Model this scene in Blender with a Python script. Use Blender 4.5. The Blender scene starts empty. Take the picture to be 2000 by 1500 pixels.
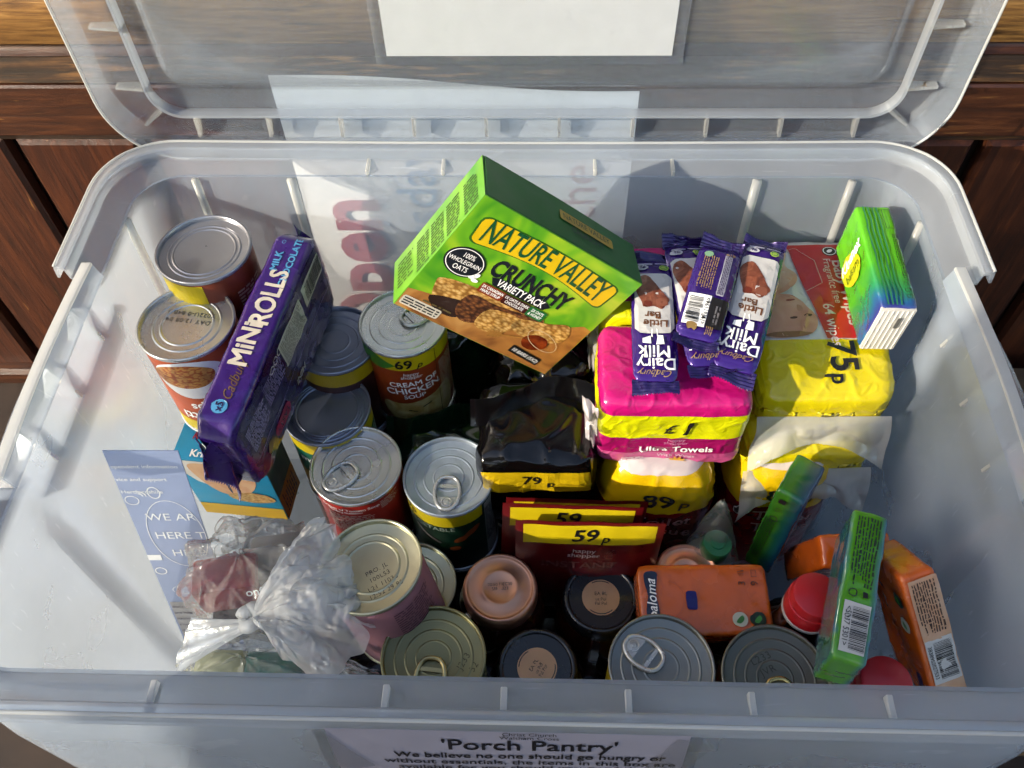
import bpy, bmesh, math, random
from mathutils import Vector, Matrix, noise
R = math.radians
SC = bpy.context.scene
COL = SC.collection
# ------------------------------------------------------------------ camera, sky, sun, exposure
# lengths in metres; z = 0 is the top edge of the storage box, the floor is at z = FLOOR
FLOOR = -0.44
cam = bpy.data.cameras.new('camera'); cam_o = bpy.data.objects.new('camera', cam); COL.objects.link(cam_o)
cam.sensor_width = 36.0; cam.lens = 36.0 * 1700 / 2000; cam.clip_start = 0.01; cam.clip_end = 200
def cam_axes(p, yaw, roll):
    f = Vector((-math.sin(yaw) * math.cos(p), math.cos(yaw) * math.cos(p), -math.sin(p)))
    r = Vector((math.cos(yaw), math.sin(yaw), 0)); u = r.cross(f)
    return r * math.cos(roll) + u * math.sin(roll), -r * math.sin(roll) + u * math.cos(roll), f
cr, cu, cf = cam_axes(R(54.26), R(3.03), R(-1.91))
cam_o.matrix_world = Matrix(((cr.x, cu.x, -cf.x, 0.0173), (cr.y, cu.y, -cf.y, -0.1414), (cr.z, cu.z, -cf.z, 0.47), (0, 0, 0, 1)))
SC.camera = cam_o
SUN = Vector((-1.0, -0.52, 0.46)).normalized()          # towards the sun
world = bpy.data.worlds.new('World'); SC.world = world; world.use_nodes = True
wn = world.node_tree.nodes; wl = world.node_tree.links
sky = wn.new('ShaderNodeTexSky'); sky.sky_type = 'NISHITA'; sky.sun_disc = False; sky.dust_density = 2.5; sky.ozone_density = 0.6
sky.sun_elevation = math.asin(SUN.z); sky.sun_rotation = math.atan2(SUN.x, SUN.y)
wl.new(sky.outputs[0], wn['Background'].inputs[0]); wn['Background'].inputs[1].default_value = 0.15
sun = bpy.data.lights.new('sun', 'SUN'); sun.energy = 3.4; sun.angle = R(0.5); sun.color = (1.0, 0.90, 0.74)
sun_o = bpy.data.objects.new('sun', sun); COL.objects.link(sun_o)
sun_o.rotation_euler = SUN.to_track_quat('Z', 'Y').to_euler(); sun_o.location = SUN * 3
SC.view_settings.view_transform = 'Standard'; SC.view_settings.look = 'None'
SC.view_settings.exposure = 1.22; SC.view_settings.gamma = 1.0
SC.render.engine = 'CYCLES'
SC.cycles.use_denoising = True; SC.cycles.use_adaptive_sampling = True; SC.cycles.adaptive_threshold = 0.04; SC.cycles.adaptive_min_samples = 12; SC.cycles.use_light_tree = False
SC.cycles.max_bounces = 6; SC.cycles.transparent_max_bounces = 24
SC.cycles.diffuse_bounces = 3; SC.cycles.glossy_bounces = 3; SC.cycles.transmission_bounces = 6
SC.cycles.caustics_reflective = False; SC.cycles.caustics_refractive = False
SC.cycles.sample_clamp_indirect = 6.0

# ------------------------------------------------------------------ materials
def lin(h, k=0.62):
    """display colour to a real surface reflectance (k keeps printed colours below paper white)"""
    h = h.lstrip('#'); o = []
    for i in (0, 2, 4):
        c = int(h[i:i + 2], 16) / 255
        o.append(k * (c / 12.92 if c <= 0.04045 else ((c + 0.055) / 1.055) ** 2.4))
    return (*o, 1.0)
MATS = {}
def new_mat(name):
    m = bpy.data.materials.new(name); m.use_nodes = True
    return m, m.node_tree.nodes, m.node_tree.links
def pm(hexc, rough=0.45, metal=0.0, var=0.10, bump=0.0, bscale=60, coat=0.0, name=None):
    """plain painted / printed / metal surface with a little procedural unevenness"""
    k = (hexc, rough, metal, var, bump, bscale, coat)
    if k in MATS: return MATS[k]
    m, n, l = new_mat(name or 'print_' + hexc.strip('#')); b = n['Principled BSDF']
    b.inputs['Roughness'].default_value = rough; b.inputs['Metallic'].default_value = metal
    b.inputs['Coat Weight'].default_value = coat
    tc = n.new('ShaderNodeTexCoord'); nz = n.new('ShaderNodeTexNoise')
    nz.inputs['Scale'].default_value = bscale; nz.inputs['Detail'].default_value = 4
    l.new(tc.outputs['Object'], nz.inputs['Vector'])
    hs = n.new('ShaderNodeHueSaturation'); hs.inputs['Color'].default_value = lin(hexc, 0.95 if (metal > 0.5 or name) else 0.62)
    mp = n.new('ShaderNodeMapRange'); mp.inputs[1].default_value = 0.3; mp.inputs[2].default_value = 0.7
    mp.inputs[3].default_value = 1 - var; mp.inputs[4].default_value = 1 + var * 0.4
    l.new(nz.outputs['Fac'], mp.inputs[0]); l.new(mp.outputs[0], hs.inputs['Value']); l.new(hs.outputs[0], b.inputs['Base Color'])
    r2 = n.new('ShaderNodeMapRange'); r2.inputs[1].default_value = 0.3; r2.inputs[2].default_value = 0.7
    r2.inputs[3].default_value = rough * 0.85; r2.inputs[4].default_value = min(1, rough * 1.2)
    l.new(nz.outputs['Fac'], r2.inputs[0]); l.new(r2.outputs[0], b.inputs['Roughness'])
    if bump:
        bp = n.new('ShaderNodeBump'); bp.inputs['Strength'].default_value = bump; bp.inputs['Distance'].default_value = 0.002
        l.new(nz.outputs['Fac'], bp.inputs['Height']); l.new(bp.outputs[0], b.inputs['Normal'])
    MATS[k] = m; return m
def band_mat(name, axis, stops, rough=0.3, bump=0.25, bscale=35, coat=0.3):
    """hard-edged printed colour bands along a local axis, stops = [(from metre, hex), ...] ascending"""
    m, n, l = new_mat(name); b = n['Principled BSDF']; b.inputs['Roughness'].default_value = rough
    b.inputs['Coat Weight'].default_value = coat; b.inputs['Coat Roughness'].default_value = 0.15
    tc = n.new('ShaderNodeTexCoord'); sp = n.new('ShaderNodeSeparateXYZ'); l.new(tc.outputs['Object'], sp.inputs[0])
    lo, hi = stops[0][0], stops[-1][0] + 0.02
    mp = n.new('ShaderNodeMapRange'); mp.inputs[1].default_value = lo; mp.inputs[2].default_value = hi
    l.new(sp.outputs['XYZ'.index(axis)], mp.inputs[0])
    cr_ = n.new('ShaderNodeValToRGB'); cr_.color_ramp.interpolation = 'CONSTANT'
    e = cr_.color_ramp.elements
    while len(e) < len(stops): e.new(0.5)
    for i, (p, h) in enumerate(stops):
        e[i].position = (p - lo) / (hi - lo); e[i].color = lin(h)
    l.new(mp.outputs[0], cr_.inputs[0]); l.new(cr_.outputs[0], b.inputs['Base Color'])
    nz = n.new('ShaderNodeTexNoise'); nz.inputs['Scale'].default_value = bscale; nz.inputs['Detail'].default_value = 4; nz.inputs['Distortion'].default_value = 1.4
    nz.noise_type = 'RIDGED_MULTIFRACTAL'; l.new(tc.outputs['Object'], nz.inputs['Vector'])
    bp = n.new('ShaderNodeBump'); bp.inputs['Strength'].default_value = bump; bp.inputs['Distance'].default_value = 0.004
    l.new(nz.outputs['Fac'], bp.inputs['Height']); l.new(bp.outputs[0], b.inputs['Normal'])
    return m
def plastic_mat(name, dens, tint, rough=0.22, trans=0.55):
    """milky translucent polypropylene: straight view through, scattered light, soft gloss"""
    m, n, l = new_mat(name)
    for x in list(n): n.remove(x)
    out = n.new('ShaderNodeOutputMaterial')
    tr = n.new('ShaderNodeBsdfTransparent'); tr.inputs[0].default_value = (0.94, 0.97, 1.0, 1)
    df = n.new('ShaderNodeBsdfDiffuse'); df.inputs[0].default_value = lin(tint, 1.0)
    tl = n.new('ShaderNodeBsdfTranslucent'); tl.inputs[0].default_value = lin(tint, 1.0)
    gl = n.new('ShaderNodeBsdfGlossy'); gl.inputs['Roughness'].default_value = rough
    tc = n.new('ShaderNodeTexCoord'); nz = n.new('ShaderNodeTexNoise'); nz.inputs['Scale'].default_value = 9; nz.inputs['Detail'].default_value = 5
    l.new(tc.outputs['Object'], nz.inputs['Vector'])
    bp = n.new('ShaderNodeBump'); bp.inputs['Strength'].default_value = 0.12; bp.inputs['Distance'].default_value = 0.004
    l.new(nz.outputs['Fac'], bp.inputs['Height']); l.new(bp.outputs[0], gl.inputs['Normal'])
    mx = n.new('ShaderNodeMixShader'); mx.inputs[0].default_value = trans
    l.new(df.outputs[0], mx.inputs[1]); l.new(tl.outputs[0], mx.inputs[2])
    dm = n.new('ShaderNodeMapRange'); dm.inputs[1].default_value = 0.3; dm.inputs[2].default_value = 0.7
    dm.inputs[3].default_value = dens * 0.88; dm.inputs[4].default_value = dens * 1.12
    l.new(nz.outputs['Fac'], dm.inputs[0])
    sn = n.new('ShaderNodeTexNoise'); sn.inputs['Scale'].default_value = 1.0; sn.inputs['Detail'].default_value = 3
    sm = n.new('ShaderNodeMapping'); sm.inputs['Scale'].default_value = (30, 300, 45); sm.inputs['Rotation'].default_value = (0.4, 0.7, 0.5); l.new(tc.outputs['Object'], sm.inputs[0]); l.new(sm.outputs[0], sn.inputs['Vector'])
    sr = n.new('ShaderNodeMapRange'); sr.inputs[1].default_value = 0.66; sr.inputs[2].default_value = 0.74; sr.inputs[3].default_value = 0.0; sr.inputs[4].default_value = 0.05
    l.new(sn.outputs['Fac'], sr.inputs[0]); sa = n.new('ShaderNodeMath'); sa.operation = 'ADD'; sa.use_clamp = True; l.new(dm.outputs[0], sa.inputs[0]); l.new(sr.outputs[0], sa.inputs[1])
    m1 = n.new('ShaderNodeMixShader'); l.new(sa.outputs[0], m1.inputs[0])
    l.new(tr.outputs[0], m1.inputs[1]); l.new(mx.outputs[0], m1.inputs[2])
    fr = n.new('ShaderNodeFresnel'); fr.inputs[0].default_value = 1.42
    fm = n.new('ShaderNodeMath'); fm.operation = 'MULTIPLY'; fm.inputs[1].default_value = 0.55; l.new(fr.outputs[0], fm.inputs[0])
    m2 = n.new('ShaderNodeMixShader'); l.new(fm.outputs[0], m2.inputs[0])
    l.new(m1.outputs[0], m2.inputs[1]); l.new(gl.outputs[0], m2.inputs[2]); l.new(m2.outputs[0], out.inputs[0])
    return m
def film_mat(name, dens, tint='#f2efe8', rough=0.12, gloss=0.9):
    m = plastic_mat(name, dens, tint, rough, 0.5)
    for x in m.node_tree.nodes:
        if x.type == 'MATH' and x.operation == 'MULTIPLY': x.inputs[1].default_value = gloss
        if x.type == 'BUMP': x.inputs['Strength'].default_value = 1.0; x.inputs['Distance'].default_value = 0.006
        if x.type == 'TEX_NOISE': x.inputs['Scale'].default_value = 45
    return m
def wood_mat(name, dark, mid, light, axis='X', wear=0.5, wearcol='#b98548', rough=0.42, scale=1.0):
    m, n, l = new_mat(name); b = n['Principled BSDF']; b.inputs['Roughness'].default_value = rough
    b.inputs['Coat Weight'].default_value = 0.12; b.inputs['Coat Roughness'].default_value = 0.3
    tc = n.new('ShaderNodeTexCoord'); mp = n.new('ShaderNodeMapping')
    s = {'X': (11, 150, 150), 'Z': (150, 150, 9)}[axis]
    mp.inputs['Scale'].default_value = [q * scale for q in s]
    oi = n.new('ShaderNodeObjectInfo'); ad = n.new('ShaderNodeVectorMath'); ad.operation = 'ADD'
    l.new(tc.outputs['Object'], ad.inputs[0]); l.new(oi.outputs['Random'], ad.inputs[1]); l.new(ad.outputs[0], mp.inputs[0])
    nz = n.new('ShaderNodeTexNoise'); nz.inputs['Scale'].default_value = 1.0; nz.inputs['Detail'].default_value = 8; nz.inputs['Roughness'].default_value = 0.65; nz.inputs['Distortion'].default_value = 0.6
    l.new(mp.outputs[0], nz.inputs['Vector'])
    cr_ = n.new('ShaderNodeValToRGB'); e = cr_.color_ramp.elements
    e[0].position = 0.30; e[0].color = lin(dark); e[1].position = 0.72; e[1].color = lin(light); q = e.new(0.52); q.color = lin(mid)
    l.new(nz.outputs['Fac'], cr_.inputs[0])
    # fine streaks where the varnish is worn off
    mp2 = n.new('ShaderNodeMapping'); mp2.inputs['Scale'].default_value = {'X': (22, 300, 300), 'Z': (300, 300, 22)}[axis]
    l.new(ad.outputs[0], mp2.inputs[0])
    n2 = n.new('ShaderNodeTexNoise'); n2.inputs['Scale'].default_value = 1.0; n2.inputs['Detail'].default_value = 4; l.new(mp2.outputs[0], n2.inputs['Vector'])
    r2 = n.new('ShaderNodeMapRange'); r2.inputs[1].default_value = 0.72 - wear * 0.22; r2.inputs[2].default_value = 0.80 - wear * 0.18
    l.new(n2.outputs['Fac'], r2.inputs[0])
    n3 = n.new('ShaderNodeTexNoise'); n3.inputs['Scale'].default_value = 7; n3.inputs['Detail'].default_value = 5; l.new(ad.outputs[0], n3.inputs['Vector'])
    r3 = n.new('ShaderNodeMapRange'); r3.inputs[1].default_value = 0.42; r3.inputs[2].default_value = 0.62; l.new(n3.outputs['Fac'], r3.inputs[0])
    mu = n.new('ShaderNodeMath'); mu.operation = 'MULTIPLY'; l.new(r2.outputs[0], mu.inputs[0]); l.new(r3.outputs[0], mu.inputs[1])
    mx = n.new('ShaderNodeMix'); mx.data_type = 'RGBA'; mx.inputs[7].default_value = lin(wearcol)
    l.new(mu.outputs[0], mx.inputs[0]); l.new(cr_.outputs[0], mx.inputs[6]); l.new(mx.outputs[2], b.inputs['Base Color'])
    bp = n.new('ShaderNodeBump'); bp.inputs['Strength'].default_value = 0.35; bp.inputs['Distance'].default_value = 0.002
    l.new(nz.outputs['Fac'], bp.inputs['Height']); l.new(bp.outputs[0], b.inputs['Normal'])
    return m
def metal_mat(name, hexc, rough=0.3, scratch=0.2):
    m = pm(hexc, rough, 0.85, 0.05, 0.0, 25, name=name); return m
def grain_mat(name, c0, c1, c2, scale=260):
    """oat clusters of the printed cereal bars"""
    m, n, l = new_mat(name); b = n['Principled BSDF']; b.inputs['Roughness'].default_value = 0.45
    tc = n.new('ShaderNodeTexCoord'); v = n.new('ShaderNodeTexVoronoi'); v.inputs['Scale'].default_value = scale
    mp = n.new('ShaderNodeMapping'); mp.inputs['Scale'].default_value = (1, 1, 1.7); l.new(tc.outputs['Object'], mp.inputs[0])
    l.new(mp.outputs[0], v.inputs['Vector'])
    cr_ = n.new('ShaderNodeValToRGB'); e = cr_.color_ramp.elements
    e[0].color = lin(c2); e[1].color = lin(c0); e[1].position = 0.75; q = e.new(0.4); q.color = lin(c1)
    l.new(v.outputs['Distance'], cr_.inputs[0]); 
    nz = n.new('ShaderNodeTexNoise'); nz.inputs['Scale'].default_value = 90; l.new(tc.outputs['Object'], nz.inputs['Vector'])
    mx = n.new('ShaderNodeMix'); mx.data_type = 'RGBA'; mx.blend_type = 'OVERLAY'; mx.inputs[0].default_value = 0.7
    l.new(cr_.outputs[0], mx.inputs[6]); l.new(nz.outputs['Fac'], mx.inputs[7]); l.new(mx.outputs[2], b.inputs['Base Color'])
    return m
def blend_mat(name, stops, scale=18, rough=0.35, coat=0.3, dist=1.5):
    """soft cloudy printed artwork"""
    m, n, l = new_mat(name); b = n['Principled BSDF']; b.inputs['Roughness'].default_value = rough; b.inputs['Coat Weight'].default_value = coat
    tc = n.new('ShaderNodeTexCoord'); nz = n.new('ShaderNodeTexNoise'); nz.inputs['Scale'].default_value = scale
    nz.inputs['Detail'].default_value = 2; nz.inputs['Distortion'].default_value = dist
    l.new(tc.outputs['Object'], nz.inputs['Vector'])
    cr_ = n.new('ShaderNodeValToRGB'); e = cr_.color_ramp.elements
    while len(e) < len(stops): e.new(0.5)
    for i, (p, h) in enumerate(stops): e[i].position = p; e[i].color = lin(h)
    l.new(nz.outputs['Fac'], cr_.inputs[0]); l.new(cr_.outputs[0], b.inputs['Base Color'])
    return m

# ------------------------------------------------------------------ object helpers
def tag(o, label=None, cat=None, group=None, kind=None):
    if label: o['label'] = label
    if cat: o['category'] = cat
    if group: o['group'] = group
    if kind: o['kind'] = kind
    return o
def thing(name, label, cat, loc=(0, 0, 0), axes=None, rotz=0.0, group=None):
    o = bpy.data.objects.new(name, None); COL.objects.link(o); o.empty_display_size = 0.02
    if axes:
        X, Y, Z = [Vector(a).normalized() for a in axes]; Y = (Y - X * X.dot(Y)).normalized(); Z = X.cross(Y)
        m = Matrix(((X.x, Y.x, Z.x, loc[0]), (X.y, Y.y, Z.y, loc[1]), (X.z, Y.z, Z.z, loc[2]), (0, 0, 0, 1)))
        o.matrix_world = m
    else:
        o.location = loc; o.rotation_euler = (0, 0, rotz)
    return tag(o, label, cat, group)
def tilt_axes(tx, ty, rz=0.0):
    """axes of an upright thing leaning by tx about X and ty about Y after turning rz about Z"""
    m = Matrix.Rotation(ty, 3, 'Y') @ Matrix.Rotation(tx, 3, 'X') @ Matrix.Rotation(rz, 3, 'Z')
    return [m.col[0], m.col[1], m.col[2]]
def mobj(name, verts, faces, mat, parent=None, smooth=False):
    me = bpy.data.meshes.new(name); me.from_pydata([tuple(v) for v in verts], [], faces); me.update()
    if mat: me.materials.append(mat)
    if smooth: me.polygons.foreach_set('use_smooth', [True] * len(me.polygons))
    o = bpy.data.objects.new(name, me); COL.objects.link(o)
    if parent: o.parent = parent
    return o
def bobj(name, bm, mat, parent=None, smooth=False, angle=None):
    bmesh.ops.recalc_face_normals(bm, faces=bm.faces)
    me = bpy.data.meshes.new(name); bm.to_mesh(me); bm.free()
    if mat: me.materials.append(mat)
    if smooth: me.polygons.foreach_set('use_smooth', [True] * len(me.polygons))
    if angle is not None:
        me.set_sharp_from_angle(angle=angle)
    o = bpy.data.objects.new(name, me); COL.objects.link(o)
    if parent: o.parent = parent
    return o
def box_bm(dx, dy, dz, c=(0, 0, 0), bev=0.0, seg=2):
    bm = bmesh.new(); bmesh.ops.create_cube(bm, size=1.0)
    for v in bm.verts: v.co = Vector((v.co.x * dx + c[0], v.co.y * dy + c[1], v.co.z * dz + c[2]))
    if bev: bmesh.ops.bevel(bm, geom=bm.edges[:], offset=bev, segments=seg, affect='EDGES', profile=0.6)
    return bm
def box(name, dx, dy, dz, mat, parent=None, c=(0, 0, 0), bev=0.0, seg=2):
    return bobj(name, box_bm(dx, dy, dz, c, bev, seg), mat, parent, bool(bev), R(35) if bev else None)
def lathe(name, prof, mat, parent=None, seg=64, c=(0, 0, 0), smooth=True, angle=R(40)):
    """prof = [(radius, z), ...]"""
    V, Fc = [], []
    for (r, z) in prof:
        for k in range(seg):
            a = 2 * math.pi * k / seg; V.append((c[0] + r * math.cos(a), c[1] + r * math.sin(a), c[2] + z))
    for i in range(len(prof) - 1):
        for k in range(seg):
            a, b2 = i * seg + k, i * seg + (k + 1) % seg
            Fc.append((a, b2, b2 + seg, a + seg))
    if prof[0][0] > 1e-5: Fc.append(tuple(range(seg))[::-1])
    if prof[-1][0] > 1e-5: Fc.append(tuple((len(prof) - 1) * seg + k for k in range(seg)))
    bm = bmesh.new(); vs = [bm.verts.new(v) for v in V]
    for f in Fc: bm.faces.new([vs[i] for i in f])
    bmesh.ops.remove_doubles(bm, verts=bm.verts, dist=1e-6)
    return bobj(name, bm, mat, parent, smooth, angle)
def tube(name, pts, rad, mat, parent=None, closed=False, seg=8):
    bm = bmesh.new(); n = len(pts); pts = [Vector(p) for p in pts]; rings = []
    prev = None
    for i, p in enumerate(pts):
        a = pts[(i - 1) % n] if (closed or i > 0) else p; b = pts[(i + 1) % n] if (closed or i < n - 1) else p
        t = (b - a).normalized()
        up = Vector((0, 0, 1)) if abs(t.z) < 0.9 else Vector((1, 0, 0))
        s = t.cross(up).normalized(); w = s.cross(t)
        rr = rad(i / max(1, n - 1)) if callable(rad) else rad
        rings.append([bm.verts.new(p + (s * math.cos(2 * math.pi * k / seg) + w * math.sin(2 * math.pi * k / seg)) * rr) for k in range(seg)])
    m = n if closed else n - 1
    for i in range(m):
        A, B = rings[i], rings[(i + 1) % n]
        for k in range(seg): bm.faces.new((A[k], A[(k + 1) % seg], B[(k + 1) % seg], B[k]))
    if not closed:
        bm.faces.new(rings[0][::-1]); bm.faces.new(rings[-1])
    return bobj(name, bm, mat, parent, True)
def sheet(name, fn, nu, nv, mat, parent=None, thick=0.0, smooth=True):
    """surface fn(u, v), u and v in 0..1, with real thickness when asked"""
    V, Fc = [], []
    for j in range(nv + 1):
        for i in range(nu + 1): V.append(Vector(fn(i / nu, j / nv)))
    w = nu + 1
    for j in range(nv):
        for i in range(nu):
            a = j * w + i; Fc.append((a, a + 1, a + 1 + w, a + w))
    if thick:
        bm = bmesh.new(); vs = [bm.verts.new(v) for v in V]
        for f in Fc: bm.faces.new([vs[i] for i in f])
        bmesh.ops.recalc_face_normals(bm, faces=bm.faces)
        bmesh.ops.solidify(bm, geom=bm.faces[:], thickness=thick)
        return bobj(name, bm, mat, parent, smooth, R(50))
    return mobj(name, V, Fc, mat, parent, smooth)
def nse(x, y=0, z=0): return noise.noise(Vector((x, y, z)))
def ridge(x, y, z): return 1 - abs(noise.noise(Vector((x, y, z)))) * 2
# soft packs: a cube point maps to a rounded, crumpled surface point
def soft_fn(half, n=6.0, amp=0.002, freq=22, seed=0.0, extra=None):
    hx, hy, hz = half
    def f(p):
        x, y, z = p; k = (abs(x) ** n + abs(y) ** n + abs(z) ** n) ** (1 / n)
        q = Vector((x / k * hx, y / k * hy, z / k * hz)); d = Vector((x / k / hx, y / k / hy, z / k / hz)).normalized()
        w = q * freq + Vector((seed, seed * 1.7, -seed))
        a = noise.noise(w) * 0.9 + (ridge(w.x * 1.7, w.y * 1.7, w.z * 1.7) ** 3) * 0.7 - 0.3
        q = q + d * amp * a
        if extra: q = extra(q, Vector((x, y, z)))
        return q
    return f
def soft_pack(name, f, mat, parent, res=(30, 30, 16), smooth=True):
    bm = bmesh.new(); nx, ny, nz_ = res
    def grid(a, b, fix, val, order):
        vs = {}
        for i in range(a + 1):
            for j in range(b + 1):
                u, v = 2 * i / a - 1, 2 * j / b - 1
                p = [0, 0, 0]; p[order[0]] = u; p[order[1]] = v; p[fix] = val
                vs[i, j] = bm.verts.new(f(p))
        for i in range(a):
            for j in range(b): bm.faces.new((vs[i, j], vs[i + 1, j], vs[i + 1, j + 1], vs[i, j + 1]))
    for s in (-1, 1):
        grid(nx, ny, 2, s, (0, 1)); grid(nx, nz_, 1, s, (0, 2)); grid(ny, nz_, 0, s, (1, 2))
    bmesh.ops.remove_doubles(bm, verts=bm.verts, dist=1e-5)
    return bobj(name, bm, mat, parent, smooth)
def soft_surf(f, half, face):
    """print surface (u, v in metres) on a face of a soft pack"""
    hx, hy, hz = half
    def g(u, v):
        if face == 'top': return f((u / hx, v / hy, 1))
        if face == 'front': return f((u / hx, -1, v / hz))
        if face == 'left': return f((-1, -u / hy, v / hz))
        if face == 'right': return f((1, u / hy, v / hz))
    def s(u, v):
        e = 1e-4; p = g(u, v); n_ = (g(u + e, v) - p).cross(g(u, v + e) - p)
        n_.normalize(); return p + n_ * 0.0009, n_
    return s
def plane_surf(o, u, v):
    o, u, v = Vector(o), Vector(u).normalized(), Vector(v).normalized(); n_ = u.cross(v)
    return lambda a, b: (o + u * a + v * b, n_)
def cyl_surf(r, ang0=-math.pi / 2):
    """u = metres along the circumference from ang0 (default: towards -y), v = z"""
    def s(u, v):
        a = ang0 + u / r; n_ = Vector((math.cos(a), math.sin(a), 0)); return n_ * r + Vector((0, 0, v)), n_
    return s
# ------------------------------------------------------------------ flat print: 2D shapes laid on a surface
TMP = bpy.data.scenes.new('lettering_scratch'); TXT = {}
def text2d(s, size=0.01, bold=0.0, shear=0.0, xs=1.0, align='CENTER', space=1.0, line=1.0):
    k = (s, bold, shear, align, space, line)
    if k not in TXT:
        c = bpy.data.curves.new('t', 'FONT'); c.body = s; c.size = 1.0; multi = bold > 0.004 and ('M' in s or 'W' in s); c.offset = 0.0 if multi else bold; c.shear = shear
        c.align_x = align; c.align_y = 'CENTER'; c.space_character = space; c.space_line = line; c.resolution_u = 3; c.fill_mode = 'FRONT'
        o = bpy.data.objects.new('t', c); TMP.collection.objects.link(o); TMP.view_layers[0].update()
        me = bpy.data.meshes.new_from_object(o.evaluated_get(TMP.view_layers[0].depsgraph))
        V0, F0 = [(v.co.x, v.co.y, 0.0) for v in me.vertices], [tuple(p.vertices) for p in me.polygons]
        if multi:       # a heavy face from shifted prints, each a hair above the last
            Vm, Fm = [], []
            for q, (ox, oy) in enumerate(((bold, bold), (-bold, bold), (bold, -bold), (-bold, -bold), (0, 0))):
                b0 = len(Vm); Vm += [(x + ox, y + oy, 0.00004 * q) for x, y, _ in V0]; Fm += [tuple(i + b0 for i in f) for f in F0]
            V0, F0 = Vm, Fm
        TXT[k] = (V0, F0)
        bpy.data.objects.remove(o); bpy.data.curves.remove(c); bpy.data.meshes.remove(me)
    V, Fc = TXT[k]
    return [(x * size * xs, y * size, z) for x, y, z in V], Fc
def poly2d(pts): return list(pts), [tuple(range(len(pts)))]
def rect2d(w, h): return poly2d([(-w / 2, -h / 2), (w / 2, -h / 2), (w / 2, h / 2), (-w / 2, h / 2)])
def rrect2d(w, h, r, n=6):
    P = []
    for cx, cy, a0 in ((w / 2 - r, h / 2 - r, 0), (-w / 2 + r, h / 2 - r, 90), (-w / 2 + r, -h / 2 + r, 180), (w / 2 - r, -h / 2 + r, 270)):
        for i in range(n + 1):
            a = R(a0 + 90 * i / n); P.append((cx + r * math.cos(a), cy + r * math.sin(a)))
    return poly2d(P)
def ell2d(a, b=None, n=36, a0=0, a1=360):
    b = b or a
    return poly2d([(a * math.cos(R(a0 + (a1 - a0) * i / n)), b * math.sin(R(a0 + (a1 - a0) * i / n))) for i in range(n if a1 - a0 >= 360 else n + 1)])
def ring2d(a, b, w, n=40, a0=0, a1=360):
    V, Fc = [], []
    for i in range(n + 1):
        t = R(a0 + (a1 - a0) * i / n); V += [(a * math.cos(t), b * math.sin(t)), ((a - w) * math.cos(t), (b - w) * math.sin(t))]
    for i in range(n): Fc.append((2 * i, 2 * i + 2, 2 * i + 3, 2 * i + 1))
    return V, Fc
def line2d(pts, w):
    V, Fc = [], []
    for i, p in enumerate(pts):
        a = Vector(pts[max(0, i - 1)]); b = Vector(pts[min(len(pts) - 1, i + 1)]); t = (b - a).normalized(); nn = Vector((-t.y, t.x)) * w / 2
        V += [(p[0] + nn.x, p[1] + nn.y), (p[0] - nn.x, p[1] - nn.y)]
    for i in range(len(pts) - 1): Fc.append((2 * i, 2 * i + 1, 2 * i + 3, 2 * i + 2))
    return V, Fc
def blob2d(pts, n=6):
    """smooth closed outline through the points (Catmull-Rom)"""
    P = []; m = len(pts)
    for i in range(m):
        p0, p1, p2, p3 = [Vector(pts[(i + k) % m]) for k in (-1, 0, 1, 2)]
        for j in range(n):
            t = j / n; P.append(tuple(0.5 * ((2 * p1) + (-p0 + p2) * t + (2 * p0 - 5 * p1 + 4 * p2 - p3) * t * t + (-p0 + 3 * p1 - 3 * p2 + p3) * t ** 3)))
    return poly2d(P)
def merge2d(*L):
    V, Fc = [], []
    for v, f in L:
        k = len(V); V += v; Fc += [tuple(i + k for i in q) for q in f]
    return V, Fc
def mv(shape, u=0, v=0, rot=0.0, sx=1, sy=1):
    V, Fc = shape; c, s = math.cos(rot), math.sin(rot)
    return [(u + c * p[0] * sx - s * p[1] * sy, v + s * p[0] * sx + c * p[1] * sy, p[2] if len(p) > 2 else 0.0) for p in V], Fc
def barcode2d(w, h, seed=1, frac=0.5):
    rn = random.Random(seed); x = -w / 2; L = []
    while x < w / 2:
        t = w * rn.choice((0.008, 0.012, 0.02, 0.028)); 
        if x + t > w / 2: break
        L.append(mv(rect2d(t, h), x + t / 2, 0)); x += t + w * rn.choice((0.010, 0.014, 0.022))
    return merge2d(*L)
def fine2d(w, h, rows, seed=1, fill=0.55, ragged=0.25):
    """lines of print too small to read: word-long dashes"""
    rn = random.Random(seed); L = []; dy = h / rows
    for r_ in range(rows):
        x = -w / 2; end = w / 2 - rn.random() * ragged * w * (1 if rn.random() < 0.4 else 0.1); y = h / 2 - dy * (r_ + 0.5)
        while x < end:
            t = min(dy * rn.uniform(0.8, 3.6), end - x)
            L.append(mv(rect2d(t, dy * fill), x + t / 2, y)); x += t + dy * 0.5
    return merge2d(*L)
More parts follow.
